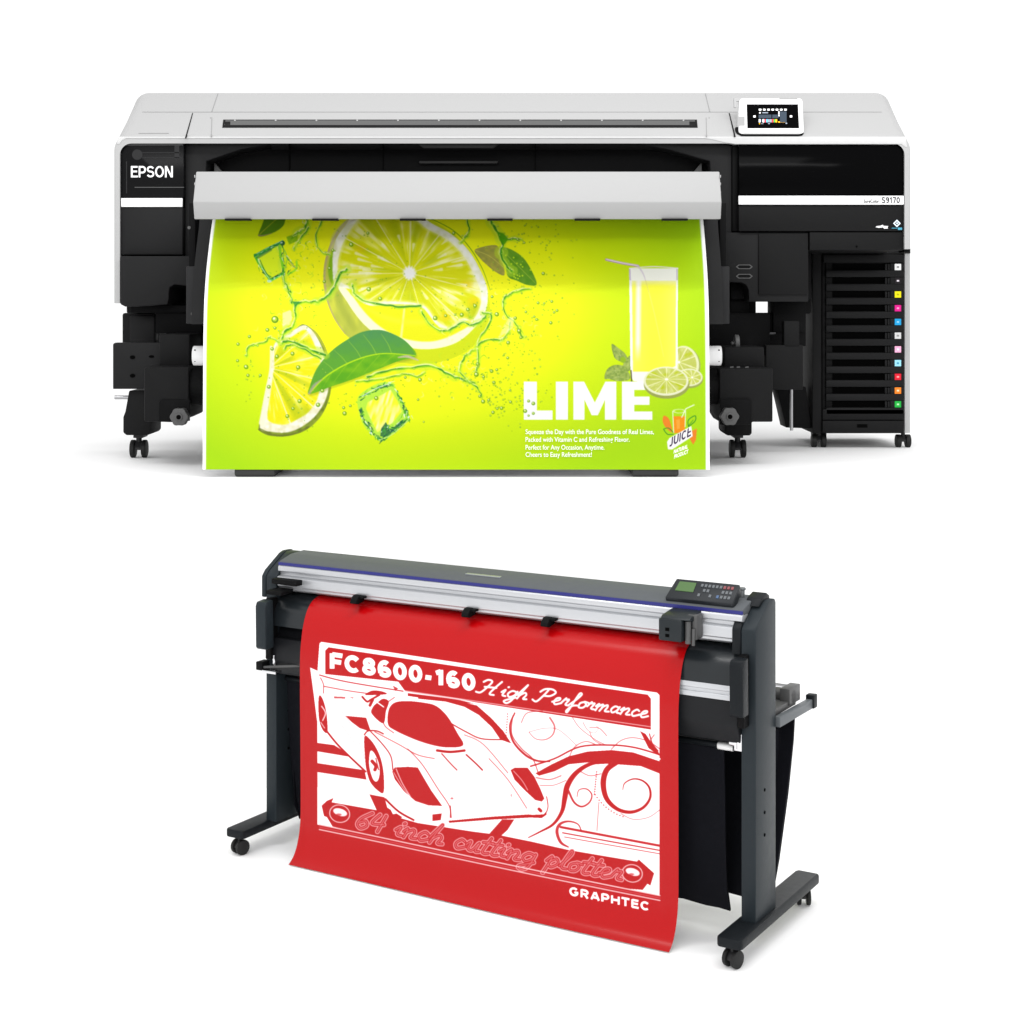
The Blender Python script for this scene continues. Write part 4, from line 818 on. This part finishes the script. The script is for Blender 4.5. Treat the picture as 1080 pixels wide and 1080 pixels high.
# media guide apron behind the poster
prof = [(6.02, 226), (6.0, 240), (5.95, 262), (5.90, 288), (5.87, 312), (5.86, 342)]
mb = MB(); x0, x1 = X(203.5, 5.9), X(761.5, 5.9)
mb.prism_x([(y+.012, Z(p, y)) for y, p in prof]+[(y+.05, Z(p, y)) for y, p in prof[::-1]], x0, x1)
mb.build('media_guide', GREYBLK, printer, smooth=50)
for a, b in ((196.3, 206.2), (759.6, 769.4)): part('guide_bracket', mat('bracket_grey', (.022, .022, .023), .5, spec=.12), [(a, b, 281, 341.5, 5.98, 6.5)], .003)
mb = MB()
for a, b in ((202.5, 331), (758, 288), (759, 333), (199, 240)): mb.cyl((X(a, 5.97), 5.975, Z(b, 5.97)), (X(a, 5.97), 5.98, Z(b, 5.97)), .006, 10)
mb.build('bolt', KNOB, printer, each=True)
for a, b in ((199, 206), (759, 766)): part('guide_arm', DARK, [(a, b, 214, 281, 6.2, 6.55)], .003)

# stand: cross beams, legs, casters
part('rear_beam', DARK, [(140, 796, 322, 329, 6.95, 7.1), (196, 772, 342, 353, 6.7, 6.8)], .004)
part('cross_beam', BLACK, [(168, 215, 353, 372, 6.55, 6.75), (748, 792, 340, 352, 6.75, 6.9)], .004)
for side in (0, 1):
    if side == 0:
        mb = MB(); pp(mb, [(136, 412), (152, 412), (156, 436), (158.5, 441), (158.5, 456), (156, 459), (133, 459), (129.8, 456), (129.8, 440), (132, 434)], 6.42, 6.62); mb.build('leg', BLACK, printer, bevel=.004)
    else:
        mb = MB(); pp(mb, [(764, 420), (793, 420), (793, 457), (791, 459.4), (767, 459.4), (764.5, 456)], 6.42, 6.62); mb.build('leg', BLACK, printer, bevel=.004)
# left take up side
part('sensor_box', BLACK, [(128.6, 164, 330, 364, 6.7, 6.9)], .01)
part('sensor_cover', GREYBLK, [(136, 163.5, 332.5, 361, 6.69, 6.75)], .01)
part('inner_block', DARK, [(164, 213, 323, 352, 6.62, 6.8), (137, 200, 322, 330, 6.6, 6.8)], .003)
mb = MB(); pp(mb, [(119, 363), (121, 361.4), (170, 361.4), (170, 410.3), (119, 410.3)], 6.40, 6.44); br = mb.build('bracket_plate', GREYBLK, printer, bevel=.003)
mb = MB()
for a, b, rx, rz in ((139.7, 376.8, 2.8, 2.1), (139.7, 396.3, 2.8, 2.1), (159.7, 376, 2.8, 1.4)):
    pp(mb, [(a+rx*math.cos(t*.5236), b+rz*math.sin(t*.5236)) for t in range(12)], 6.397, 6.402)
mb.build('slot_hole', VOID, br, each=True)
part('motor_housing', BLACK, [(168, 200, 352.5, 390, 6.3, 6.6)], .006)
mb = MB(); pp(mb, [(152, 389), (154, 387), (199, 387), (199, 434), (196, 441), (186, 445.5), (152, 444.5)], 6.16, 6.5); tl = mb.build('take_up_unit', BLACK, printer, bevel=.005)
mb = MB(); pp(mb, [(167.5, 424), (170, 421.5), (200, 421.5), (200, 444), (167.5, 444)], 6.152, 6.162); mb.build('unit_recess', DARK, tl, bevel=.002)
def knob(cx, cy, y, par):
    mb = MB(); n = 48; rr = 9.2/F*y
    ring = [(X(cx, y)+rr*(1+.06*math.cos(6*a))*math.cos(a), Z(cy, y)+rr*(1+.06*math.cos(6*a))*math.sin(a)) for a in [2*math.pi*i/n for i in range(n)]]
    mb.prism_y(ring, y-.045, y); mb.cyl((X(cx, y), y-.05, Z(cy, y)), (X(cx, y), y-.045, Z(cy, y)), rr*.45, 24)
    k = mb.build('knob', KNOB, par, bevel=.006, seg=3); mb = MB(); mb.cyl((X(cx, y), y-.0512, Z(cy, y)), (X(cx, y), y-.0495, Z(cy, y)), rr*.27, 20); mb.build('knob_bore', VOID, k.parent, smooth=0)
knob(191.2, 439, 6.15, tl)
mb = MB(); mb.cyl((X(121, 6.5), 6.5, Z(419, 6.5)), (X(144, 6.5), 6.5, Z(419, 6.5)), .0085, 16); mb.build('steel_rod', METAL, printer)
mb = MB(); mb.cyl((X(144, 6.5), 6.5, Z(417, 6.5)), (X(152, 6.5), 6.5, Z(417, 6.5)), .024, 16); mb.build('rod_socket', BLACK, printer)
mb = MB(); mb.cyl((X(199, 6.2), 6.25, Z(408, 6.2)), (X(770, 6.2), 6.25, Z(408, 6.2)), .072, 32); mb.build('tension_roller', DARK, printer)
mb = MB(); mb.cyl((X(201.3, 6.1), 6.15, Z(375.6, 6.1)), (X(762.3, 6.1), 6.15, Z(375.6, 6.1)), .0375, 40); tube = mb.build('paper_core', TUBE, printer, bevel=.003)
mb = MB()
for a in (204.5, 759):
    for b in (369.5, 381): mb.cyl((X(a, 6.1), 6.155-.041+.004, Z(b, 6.1)), (X(a, 6.1), 6.155, Z(b, 6.1)), .0035, 8)
mb.build('core_screw', KNOB, tube, each=True)
# right take up side
part('inner_block', DARK, [(771, 856, 298, 316, 6.66, 6.8), (770, 790, 316, 345, 6.7, 6.9), (788, 797.3, 316, 352, 6.75, 6.9), (815.4, 850, 316, 350, 6.75, 6.9), (790, 850, 330, 365, 6.78, 6.95), (749, 812, 330, 370, 6.64, 6.7), (205, 800, 356, 428, 7.1, 7.4)], .003)
mb = MB(); mb.cyl((X(771, 6.4), 6.4, Z(362.5, 6.4)), (X(776, 6.4), 6.4, Z(362.5, 6.4)), .009, 14); mb.cyl((X(774.5, 6.4), 6.4, Z(362.5, 6.4)), (X(779.2, 6.4), 6.4, Z(362.5, 6.4)), .036, 30)
mb.build('adjuster', KNOB, printer, bevel=.003)
part('motor_housing', BLACK, [(764, 806, 366, 390, 6.3, 6.6)], .006)
part('side_board', BLACK, [(808, 847, 364, 411, 6.56, 6.62), (827, 843, 338.5, 366, 6.56, 6.62)], .003)
mb = MB(); mb.cyl((X(807, 6.7), 6.7, Z(351.5, 6.7)), (X(818, 6.7), 6.7, Z(351.5, 6.7)), .004, 8); mb.build('steel_pin', METAL, printer)
mb = MB(); pp(mb, [(759, 388.5), (815, 388.5), (815, 445), (793, 445), (793, 448), (764, 448), (759, 440)], 6.16, 6.5); tr = mb.build('take_up_unit', BLACK, printer, bevel=.005)
mb = MB(); pp(mb, rpoly(759.5, 421, 792.6, 448, 2, 'b'), 6.145, 6.162); mb.build('unit_plate', DARK, tr, bevel=.002)
knob(768.2, 438.6, 6.14, tr)
mb = MB(); pp(mb, [(819, 408), (850, 408), (856, 452), (829, 451)], 6.95, 7.1); mb.build('rear_leg', DARK, printer, bevel=.003)
mb = MB(); mb.cyl((X(834.8, 6.9), 6.9, Z(408, 6.9)), (X(834.8, 6.9), 6.9, Z(454, 6.9)), .007, 12); mb.build('steel_rod', METAL, printer)
mb = MB()
for a in (770, 777, 786): mb.cyl((X(a, 6.2), 6.2, Z(387.8, 6.2)), (X(a+3.5, 6.2), 6.2, Z(387.4, 6.2)), .004, 8)
mb.build('cable_clip', KNOB, tr, each=True)

def caster(par, x, y, z0, r, w, gap, yaw=0., world=True):
    mb = MB(); c, s = math.cos(yaw), math.sin(yaw)
    def T(u, v, z): return (x+u*c-v*s, y+u*s+v*c, z)
    ring = [(r*.55*math.cos(t)+.0, z0+r+r*.55*math.sin(t)) for t in np.linspace(0, math.pi, 9)]
    prof_ = [(-r*.75, z0+r*.9)]+[(-r*.75+r*1.5*k/6, z0+r*1.15+r*.75*math.sin(math.pi*k/6)) for k in range(7)]+[(r*.75, z0+r*.9)]
    mb.loft([[T(u, v, z) for v, z in prof_] for u in (-gap/2, gap/2)])
    mb.cyl(T(0, 0, z0+2*r-.01), T(0, 0, z0+2*r+.03), r*.32, 14)
    k = mb.build('caster', STEELB, par, world, bevel=.0015)
    for sgn in (-1, 1):
        mb = MB(); a, b = sgn*gap/2+sgn*.001, sgn*(gap/2+w); mb.cyl(T(a, 0, z0+r), T(b, 0, z0+r), r, 28); mb.build('wheel', RUBBER, k, world, bevel=min(r*.1, w*.16))
    return k
caster(printer, X(145.4, 6.5), 6.52, STZ, .036, .019, .026); caster(printer, X(778.6, 6.5), 6.52, STZ, .036, .019, .026)
part('caster_plate', STEELB, [(140.5, 150.5, 457.5, 462, 6.47, 6.56), (774, 784, 457.5, 462, 6.47, 6.56)], .002)
for a, b in ((247, 290), (666.6, 716)):
    mb = MB(); yf = 5.79; xx0, xx1 = X(a, yf), X(b, yf); r_ = .026
    mb.prism_x([(yf, STZ+.008), (yf+.012, STZ+.001), (7.0, STZ+.001), (7.0, STZ+.06), (yf+.03, STZ+.046), (yf+.004, STZ+.035)], xx0, xx1)
    mb.build('foot', mat('foot_grey', (.03, .03, .03), .5, spec=.3), printer, bevel=.012, seg=3)
    part('leg', DARK, [((a+b)/2-12, (a+b)/2+12, 330, 455, 6.8, 6.9)], .003)

# ink cabinet
CY = 6.93
cab = MB(); pb(cab, 857, 866.6, 266, 457, CY, 7.45); pb(cab, 866.6, 953.6, 266, 457, CY+.02, 7.45)
ink = cab.build('ink_cabinet', BLACK, printer, bevel=.003)
part('side_panel', COVER, [(954.2, 960, 266.6, 456.6, CY, 7.45)], .003, ink)
part('top_edge', DARK, [(953.7, 960.1, 262.4, 266.2, 6.515, 6.60), (953.7, 960.2, 262.2, 267.2, CY-.004, CY+.3)], 0, ink)
mb = MB(); pb(mb, 867.6, 953.4, 443.8, 456.4, CY-.012, CY+.03); pb(mb, 867.6, 953.4, 431.6, 443, CY-.006, CY+.03); mb.build('plinth', BLACK, ink, bevel=.003, each=True)
part('plinth_grip', VOID, [(904, 915, 447.4, 451, CY-.0135, CY)], 0, ink)
part('gap_line', VOID, [(866.9, 867.5, 268, 456, CY-.002, CY+.05), (870.6, 871.2, 270, 430, CY+.0145, CY+.05)], 0, ink)
part('top_rail', BLACK, [(868.6, 953, 269, 277, CY-.004, CY+.03)], .002, ink)
inks = ['f0f0f0', '151015', 'f0e600', 'e0138c', '18a0dc', 'd4d4d4', 'f4b0d2', '96d8ec', 'd81830', 'f08020', '18a83c']
marks = ['8a8a8a', 'e8e0e8', 'b8b000', 'f0a0c8', '90d0f0', '909090', 'fff', '4090b0', 'f0a0a0', 'f8d8b0', 'b0e8b0']
LEDGE = mat('tray_ledge', (.0085, .0085, .009), .5, spec=.12, bump=.15)
for k in range(11):
    yc = 281.6+14.48*k
    mb = MB()
    pb(mb, 871.4, 953.2, yc+3.6, yc+10.6, CY-.006, CY+.03); pb(mb, 939, 953.2, yc-3.7, yc+3.6, CY-.004, CY+.03)
    pb(mb, 933.4, 935.6, yc-3.2, yc+3.6, CY-.003, CY+.03); pb(mb, 936.2, 938.6, yc-3.2, yc+3.6, CY-.0015, CY+.03)
    tray = mb.build('ink_tray', LEDGE, ink, bevel=.0022)
    part('recess', VOID, [(874, 933, yc-3.4, yc+3.5, CY+.0150, CY+.03)], 0, ink) if k < 0 else None
    mb = MB(); pb(mb, 943.7, 950.4, yc-3.3, yc+3.3, CY-.0062, CY-.003); pb(mb, 945.9, 948.3, yc-.8, yc+.9, CY-.0070, CY-.005, 1)
    mb.build('ink_label', [mat('label_'+inks[k], hexl(inks[k]), .5, spec=.2, noise=.01), mat('mark_'+marks[k], hexl(marks[k] if len(marks[k]) == 6 else 'ffffff'), .5, spec=.2, noise=0)], ink, smooth=0)
mb = MB()
for k in range(11):
    yc = 281.6+14.48*k; pb(mb, 878, 932.6, yc-3.4, yc+3.0, CY+.0165, CY+.022)
mb.build('tray_slot', VOID, ink, each=True)
for a, ys_ in ((864.3, (6.98, 7.36)), (953.5, (6.98,))):
    for yy_ in ys_: caster(ink, X(a, yy_-.02), yy_, STZ, .028, .022, .018)

# ------------------------------------------------------------------ the lime poster hanging out of the printer
poster = tag(empty('printed_poster', (0, 5.85, STZ)), 'yellow green poster of sliced limes and a juice glass, hanging from the printer', 'poster')
pprof = np.array([(6.02, 222), (5.985, 228), (5.96, 236), (5.925, 250), (5.885, 268), (5.85, 286), (5.825, 304), (5.807, 324), (5.797, 350), (5.79, 390), (5.785, 440), (5.78, 495.3)], float)
PZ = CAMZ-(pprof[:, 1]-HOR)/F*pprof[:, 0]; arc = np.concatenate([[0], np.cumsum(np.hypot(np.diff(pprof[:, 0]), np.diff(PZ)))])
def poster_at(x, s, off=0.):
    Y = np.interp(s, arc, pprof[:, 0]); z = np.interp(s, arc, PZ); return x, Y-off, z
# smooth the profile
fine = np.linspace(0, arc[-1], 640); fy = np.interp(fine, arc, pprof[:, 0]); fz = np.interp(fine, arc, PZ)
kk = np.ones(41)/41; fy = np.convolve(np.pad(fy, 20, mode='reflect', reflect_type='odd'), kk, 'valid'); fz = np.convolve(np.pad(fz, 20, mode='reflect', reflect_type='odd'), kk, 'valid')
XL, XR = X(214.2, 5.79), X(748, 5.79); xs = np.linspace(XL, XR, 1180)
P = np.zeros((len(fine), len(xs), 3)); P[..., 0] = xs[None, :]
wob = .0025*np.sin(xs*5.1+.6)[None, :]*np.clip((fine-.25)/.6, 0, 1)[:, None]
P[..., 1] = fy[:, None]-5.85+wob; P[..., 2] = (fz-STZ)[:, None]
art = lime_art()
gpx = 540+P[..., 0]*F/(fy[:, None]); gpy = HOR-(fz-CAMZ)[:, None]*F/fy[:, None]+0*gpx
col = s2l(art.sample(gpx, gpy))*.67
bx = np.minimum((xs-XL)/(3.0/F*5.79), (XR-xs)/(3.6/F*5.79)); col = col*np.clip((bx-1)*2+.5, 0, 1)[None, :, None]+.93*(1-np.clip((bx-1)*2+.5, 0, 1))[None, :, None]
sheet_mesh('paper', P, col, print_mat('poster_print', .45, .12, 0, back=(.8, .8, .8)), poster)
del art
def on_poster(px_, py_, off=.0016):
    Y = np.interp(py_, pprof[:, 1], pprof[:, 0]); return (X(px_, Y), Y-off, Z(py_, Y))
PRW = mat('print_white', (.88, .9, .8), .5, spec=.2, noise=0)
LN = ['Squeeze the Day with the Pure Goodness of Real Limes,', 'Packed with Vitamin C and Refreshing Flavor.', 'Perfect for Any Occasion, Anytime.', 'Cheers to Easy Refreshment!']
for k, (t, x1_) in enumerate(zip(LN, (689.6, 664, 637.4, 624.2))):
    desc = any(c in t.lower() for c in 'qpgy,'); yb = (459.4, 467.5, 475.8, 483.4)[k]
    lettering(t, lambda a, b, x1_=x1_, yb=yb: on_poster(554.3+(x1_-554.3)*a, yb-6.6*b), PRW, poster, bold=.008)
DK = mat('print_purple', hexl('3a2a48'), .5, spec=.2, noise=0)
block_letters('JUICE', lambda a, b, h: on_poster(706+22.6*a+.8*b, 471.4-12.0*a-9.4*b, .0016+h), .19, DK, poster, gap=.14)
lettering('NATURAL', lambda a, b: on_poster(710.4+14.6*a+.5*b, 478.6-5.6*a-4.4*b), PRW, poster, bold=.05, space=1.1)
lettering('PRODUCT', lambda a, b: on_poster(710.8+14.8*a+.5*b, 483.8-5.6*a-4.4*b), PRW, poster, bold=.03)
# ------------------------------------------------------------------ the cutting plotter (local x = along the rail to the right, y = back, z = up)
OX, OY = .57088, 4.16524; RZ = math.atan2(-.5163, .8564)
plotter = tag(empty('cutting_plotter', (OX, OY, 0), RZ), 'dark grey cutting plotter on a wheeled stand with silver rail and rear basket', 'plotter')
FR = mat('frame_grey', hexl('23292d'), .42, spec=.14, bump=.15)
FRD = mat('frame_dark_grey', hexl('15181b'), .42, spec=.12, bump=.15)
FRL = mat('cover_grey', hexl('55585b'), .55, spec=.05, bump=.1)
SILV = mat('rail_silver', (.50, .51, .53), .36, metal=.6, noise=.02)
BLUE = mat('blue_stripe', hexl('12166c'), .4, noise=0)
FAB = mat('black_fabric', (.0055, .0058, .0085), .8, spec=.1, noise=.2, bump=.4)
CHR = mat('chrome', (.7, .7, .72), .25, metal=1)
def L(mb, name, m_, par=plotter, bevel=.003, **k): return mb.build(name, m_, par, world=False, bevel=bevel, **k)
W0 = -1.655         # centre of the far foot
# feet, posts, casters
for x_, side in ((0., 1), (W0, -1)):
    mb = MB(); mb.prism_z([(x_-.036, -.02), (x_-.03, -.03), (x_+.03, -.03), (x_+.036, -.02), (x_+.036, .535), (x_+.03, .545), (x_-.03, .545), (x_-.036, .535)], .056, .083)
    L(mb, 'foot', FRD, bevel=.006)
    for yy_ in (.0, .505): 
        k = caster(plotter, x_, yy_, 0, .0235, .012, .014, yaw=.5 if yy_ else -.25, world=False)
    px0, px1 = (-.020, .022) if side > 0 else (-1.635, -1.593)
    mb = MB(); mb.prism_x([(.10, .08), (.10, .852), (.115, .868), (.185, .912), (.20, .918), (.234, .918), (.242, .908), (.242, .08)], px0, px1); L(mb, 'post', FR, bevel=.004)
    ox_ = px1 if side > 0 else px1
    mb = MB()
    for zz_ in (.36, .42, .30): mb.cyl((ox_, .16, zz_), (ox_+.0015, .16, zz_), .0045, 10)
    L(mb, 'bolt', VOID, bevel=0, each=True)
    # end housing beside the post head, and the slim cover box in front of it
    e0, e1 = (-.046, px0) if side > 0 else (-1.652, px0)
    pr = [(.098, .785), (.098, .852), (.113, .870), (.183, .914), (.20, .920), (.236, .920), (.243, .90), (.243, .785)]
    mb = MB(); mb.prism_x(pr, e0, e1); L(mb, 'end_housing', FRD if side > 0 else FR, bevel=.004)
    b0, b1 = (-.020, .018) if side > 0 else (-1.612, -1.572)
    mb = MB(); mb.prism_x([(.022, .645), (.020, .772), (.026, .786), (.060, .790), (.064, .64), (.028, .638)], b0, b1); L(mb, 'side_box', FRD if side > 0 else FR, bevel=.004)
    mb = MB(); mb.box(b0+.004, b1-.014, .064, .10, .60, .79); L(mb, 'box_mount', DARK)
XA, XB = -1.593, -.020
# beam: cover, blue stripe, silver rail
mb = MB(); mb.prism_x([(.118, .885), (.112, .898), (.118, .903), (.17, .917), (.235, .921), (.246, .912), (.246, .80), (.2, .79), (.2, .885)], XA, XB); beam = L(mb, 'rail_cover', FRL, bevel=.003)
mb = MB(); mb.box(XA, XB, .1105, .114, .8895, .8985); L(mb, 'blue_line', BLUE, beam, bevel=0)
mb = MB(); mb.prism_x([(.114, .891), (.108, .884), (.108, .872), (.120, .868), (.120, .858), (.104, .854), (.104, .826), (.112, .822), (.112, .815), (.13, .807), (.2, .807), (.2, .886), (.12, .889)], XA, XB); rail = L(mb, 'rail', SILV, beam, bevel=.0015)
mb = MB()
mb.box(-.92, -.80, .15, .17, .9115, .9155); L(mb, 'name_plate', mat('plate_grey', hexl('9a9ea2'), .3, metal=.5), beam, bevel=.002)
# platen with rounded nose, silver strip below
pl = [(.20, .799), (.16, .798), (.13, .793), (.107, .782), (.090, .765), (.080, .745), (.076, .725), (.074, .706), (.2, .706)]
mb = MB(); mb.prism_x(pl, XA, XB); L(mb, 'platen', mat('platen_black', hexl('1b1f22'), .28, spec=.35, noise=0), bevel=0, smooth=40)
mb = MB(); mb.prism_x([(.072, .706), (.072, .692), (.077, .690), (.077, .682), (.072, .680), (.072, .667), (.1, .667), (.1, .706)], -1.40, XB); L(mb, 'front_strip', SILV, bevel=.0012)
mb = MB(); mb.prism_x([(.078, .667), (.075, .60), (.10, .55), (.16, .54), (.2, .60), (.2, .70), (.12, .70), (.1, .667)], XA, XB); L(mb, 'under_cover', mat('under_black', (.006, .0065, .008), .5, spec=.2), bevel=.004)
# pinch rollers at the rail foot
for x_ in (-1.270, -.868, -.602):
    mb = MB(); mb.prism_x([(.118, .828), (.092, .826), (.078, .814), (.076, .803), (.09, .80), (.12, .806)], x_-.018, x_+.006); mb.box(x_+.006, x_+.022, .09, .11, .818, .826); L(mb, 'pinch_roller', DARK, bevel=.002)
mb = MB(); mb.box(XA, XA+.10, .075, .11, .835, .852); mb.box(XA, XA+.06, .05, .11, .806, .82); L(mb, 'end_stop', DARK)
# carriage
mb = MB(); mb.box(-.228, -.160, .03, .06, .815, .874); mb.prism_x([(.032, .874), (.045, .882), (.10, .889), (.115, .889), (.115, .815), (.06, .815), (.06, .868)], -.225, -.138); cg = L(mb, 'cutting_head', mat('head_black', hexl('1c2124'), .4, spec=.25), bevel=.004)
mb = MB(); mb.box(-.207, -.196, .0285, .032, .842, .851); mb.box(-.207, -.196, .0285, .032, .826, .834); L(mb, 'head_slot', VOID, cg, bevel=0)
mb = MB(); mb.cyl((-.15, .05, .81), (-.15, .05, .87), .008, 14); mb.cyl((-.137, .055, .805), (-.137, .055, .85), .005, 12); mb.box(-.156, -.13, .06, .10, .82, .885); L(mb, 'tool_holder', KNOB, cg, bevel=.0015)
# control panel on top at the right end
def cp(u, v, h):     # u 0..1 along, v 0..1 front to back
    return (-.250+.200*u, .122+.050*v-h*.6, .902+.046*v+h)
mb = MB(); q = [(0, 0), (1, 0), (1, 1), (.06, 1)]
mb.loft([[cp(a, b, h) for a, b in q] for h in (-.012, .012)]); cpn = L(mb, 'control_panel', mat('panel_dark', hexl('202326'), .4, spec=.2), bevel=.004)
mb = MB(); mb.loft([[cp(a, b, h) for a, b in ((.11, .38), (.38, .38), (.38, .84), (.13, .84))] for h in (.011, .0132)]); L(mb, 'panel_screen', mat('lcd_green', hexl('35581f'), .4, emit=tuple(.04*c for c in hexl('6a9a4a')), noise=.02), cpn, bevel=0)
mb = MB(); r = np.random.RandomState(5)
for i in range(9):
    for j in range(3):
        u = .46+.055*i; v = .2+.24*j
        if i in (3, 4) and j == 1: continue
        mi = 1 if (j == 2 and i > 5) else (2 if (i == 5 and j == 0) else 0)
        if r.rand() < .7: mb.loft([[cp(a, b, h) for a, b in ((u, v), (u+.035, v), (u+.035, v+.13), (u, v+.13))] for h in (.011, .0138)], mi)
L(mb, 'panel_keys', [mat('key_grey', hexl('54585c'), .4), mat('key_red', hexl('7a343a'), .4), mat('key_blue', hexl('3a5478'), .4)], cpn, bevel=0)
mb = MB(); mb.cyl((-.060, .20, .91), (-.060, .20, .938), .008, 16); mb.cyl((-.060, .20, .938), (-.060, .20, .945), .011, 16); mb.build('lever_knob', mat('lever_grey', hexl('6a6e70'), .4, metal=.3), plotter, world=False, bevel=.002)
mb = MB(); mb.prism_x([(.16, .905), (.18, .925), (.215, .935), (.236, .925), (.236, .905)], -.036, .006); L(mb, 'lever', FRD, bevel=.003)
# roll supports at the back, both ends
for x_, s_ in ((.025, 1), (-1.64, -1)):
    mb = MB(); mb.prism_x([(.244, .568), (.50, .566), (.512, .572), (.512, .586), (.505, .592), (.244, .596)], x_-.010, x_+.008); ar = L(mb, 'roll_support', mat('arm_grey', hexl('5a5e61'), .4, spec=.2), bevel=.002)
    mb = MB(); mb.box(x_-.013, x_+.013, .488, .516, .566, .604); L(mb, 'support_cap', FRD, ar, bevel=.003)
    mb = MB(); mb.box(x_-s_*.06, x_-s_*.015, .26, .42, .59, .61); mb.cyl((x_-s_*.07, .39, .62), (x_-s_*.01, .39, .62), .02, 16); mb.box(x_-s_*.04, x_-s_*.01, .36, .44, .60, .645); L(mb, 'roll_holder', KNOB, ar, bevel=.002)
for y_, z_ in ((.31, .625), (.46, .615)):
    mb = MB(); mb.cyl((-1.6, y_, z_), (-.03, y_, z_), .018, 20); L(mb, 'stock_shaft', mat('shaft_grey', (.3, .3, .31), .3, metal=.8), bevel=0)
# far side fittings left of the red sheet
mb = MB(); mb.cyl((-1.61, .06, .575), (-1.46, .09, .592), .004, 10); mb.cyl((-1.61, .09, .562), (-1.46, .12, .575), .003, 10); L(mb, 'guide_wire', KNOB, bevel=0, each=True)
mb = MB(); mb.cyl((-1.585, .08, .575), (-1.585, .08, .612), .006, 12); mb.box(-1.61, -1.555, .05, .08, .560, .568); L(mb, 'catch', CHR, bevel=.001)
mb = MB(); mb.box(-1.635, -1.610, .05, .09, .565, .592); L(mb, 'catch_block', DARK)
# front basket bar with bright end, silver catch on the near post
mb = MB(); mb.cyl((-1.593, .15, .525), (-.055, .15, .525), .009, 16); L(mb, 'basket_bar', FRD, bevel=0)
mb = MB(); mb.cyl((-.105, .145, .524), (-.06, .145, .524), .0098, 16); L(mb, 'bar_end', mat('bar_end_white', (.85, .85, .85), .3), bevel=.001)
mb = MB(); mb.box(-.04, -.018, .10, .13, .53, .575); mb.cyl((-.055, .11, .548), (-.02, .11, .548), .010, 12); mb.cyl((-.028, .105, .535), (-.028, .105, .59), .007, 12); L(mb, 'catch', CHR, bevel=.0015)
# fabric basket: front and back panels meeting at the bottom
def fabric(pts, x0, x1, n=40):
    mb = MB(); rings = []
    for i in range(n+1):
        x_ = x0+(x1-x0)*i/n
        rings.append([(x_, y+.006*math.sin(i*.9+z*9)+.004*math.sin(i*2.3), z) for y, z in pts])
    mb.loft(rings, closed=True); return mb
f1 = [(.150, .520), (.152, .40), (.160, .25), (.175, .13), (.20, .065), (.205, .068), (.18, .14), (.166, .25), (.158, .40), (.156, .520)]
L(fabric(f1, -1.585, -.09), 'basket_cloth', FAB, bevel=0, smooth=60)
f2 = [(.398, .565), (.385, .50), (.34, .36), (.28, .20), (.236, .115), (.225, .10), (.228, .112), (.27, .21), (.33, .37), (.376, .50), (.390, .565)]
L(fabric(f2, -1.64, .018), 'basket_cloth', FAB, bevel=0, smooth=60)
mb = MB(); mb.prism_x([(.16, .53), (.24, .53), (.24, .12), (.225, .10), (.2, .07), (.17, .12)], -1.58, -1.576); mb.prism_x([(.17, .53), (.38, .53), (.34, .38), (.28, .22), (.23, .12), (.2, .14)], -.024, -.021); L(mb, 'basket_side', FAB, bevel=0, each=True)

# ------------------------------------------------------------------ the red sheet
sheet = tag(empty('vinyl_sheet', (OX, OY, 0), RZ), 'red vinyl sheet cut with a white racing car hanging from the cutting plotter', 'vinyl sheet')
sp = np.array([(.22, .803), (.18, .8025), (.15, .801), (.125, .796), (.104, .786), (.087, .769), (.075, .748), (.066, .725), (.059, .70), (.054, .67), (.050, .64), (.0485, .60), (.048, .50), (.049, .40), (.049, .30), (.049, .20), (.049, .15), (.047, .11), (.040, .075), (.028, .042), (.010, .016), (-.010, .004)])
ac = np.concatenate([[0], np.cumsum(np.hypot(*np.diff(sp, axis=0).T))]); ff = np.linspace(0, ac[-1], 900)
sy = np.interp(ff, ac, sp[:, 0]); sz = np.interp(ff, ac, sp[:, 1]); kk = np.ones(31)/31
sy = np.convolve(np.pad(sy, 15, mode='reflect', reflect_type='odd'), kk, 'valid'); sz = np.convolve(np.pad(sz, 15, mode='reflect', reflect_type='odd'), kk, 'valid')
xs = np.linspace(-1.458, -.178, 1150); P = np.zeros((len(ff), len(xs), 3)); P[..., 0] = xs[None, :]
P[..., 1] = sy[:, None]+.0035*np.sin(xs*4.3+1)[None, :]*np.clip((ff-.3)/.4, 0, 1)[:, None]; P[..., 2] = sz[:, None]
c_, s_ = math.cos(RZ), math.sin(RZ); wx = OX+P[..., 0]*c_-sy[:, None]*s_; wy = OY+P[..., 0]*s_+sy[:, None]*c_
gx = 540+wx/wy*F; gy = HOR-(P[..., 2]-CAMZ)*F/wy
art = race_art()
col = s2l(art.sample(gx, gy)); flat = (ff > .16)[:, None]
redl = np.array([.39, .0006, .002]); wt = np.array([.86, .86, .86])
t = np.clip((np.maximum(col[..., 1:2], 0)**(1/2.2)-.145)/(.985-.145), 0, 1)
inside = ((gx > 322) & (gx < 699) & (gy > 672) & (gy < 972)); t = t*(inside & flat)[..., None]
col = (redl**(1/2.2)*(1-t)+wt**(1/2.2)*t)**2.2
sheet_mesh('film', P, col, print_mat('vinyl_red', .25, .25, 0, .22, back=(.8, .75, .72)), sheet)
del art
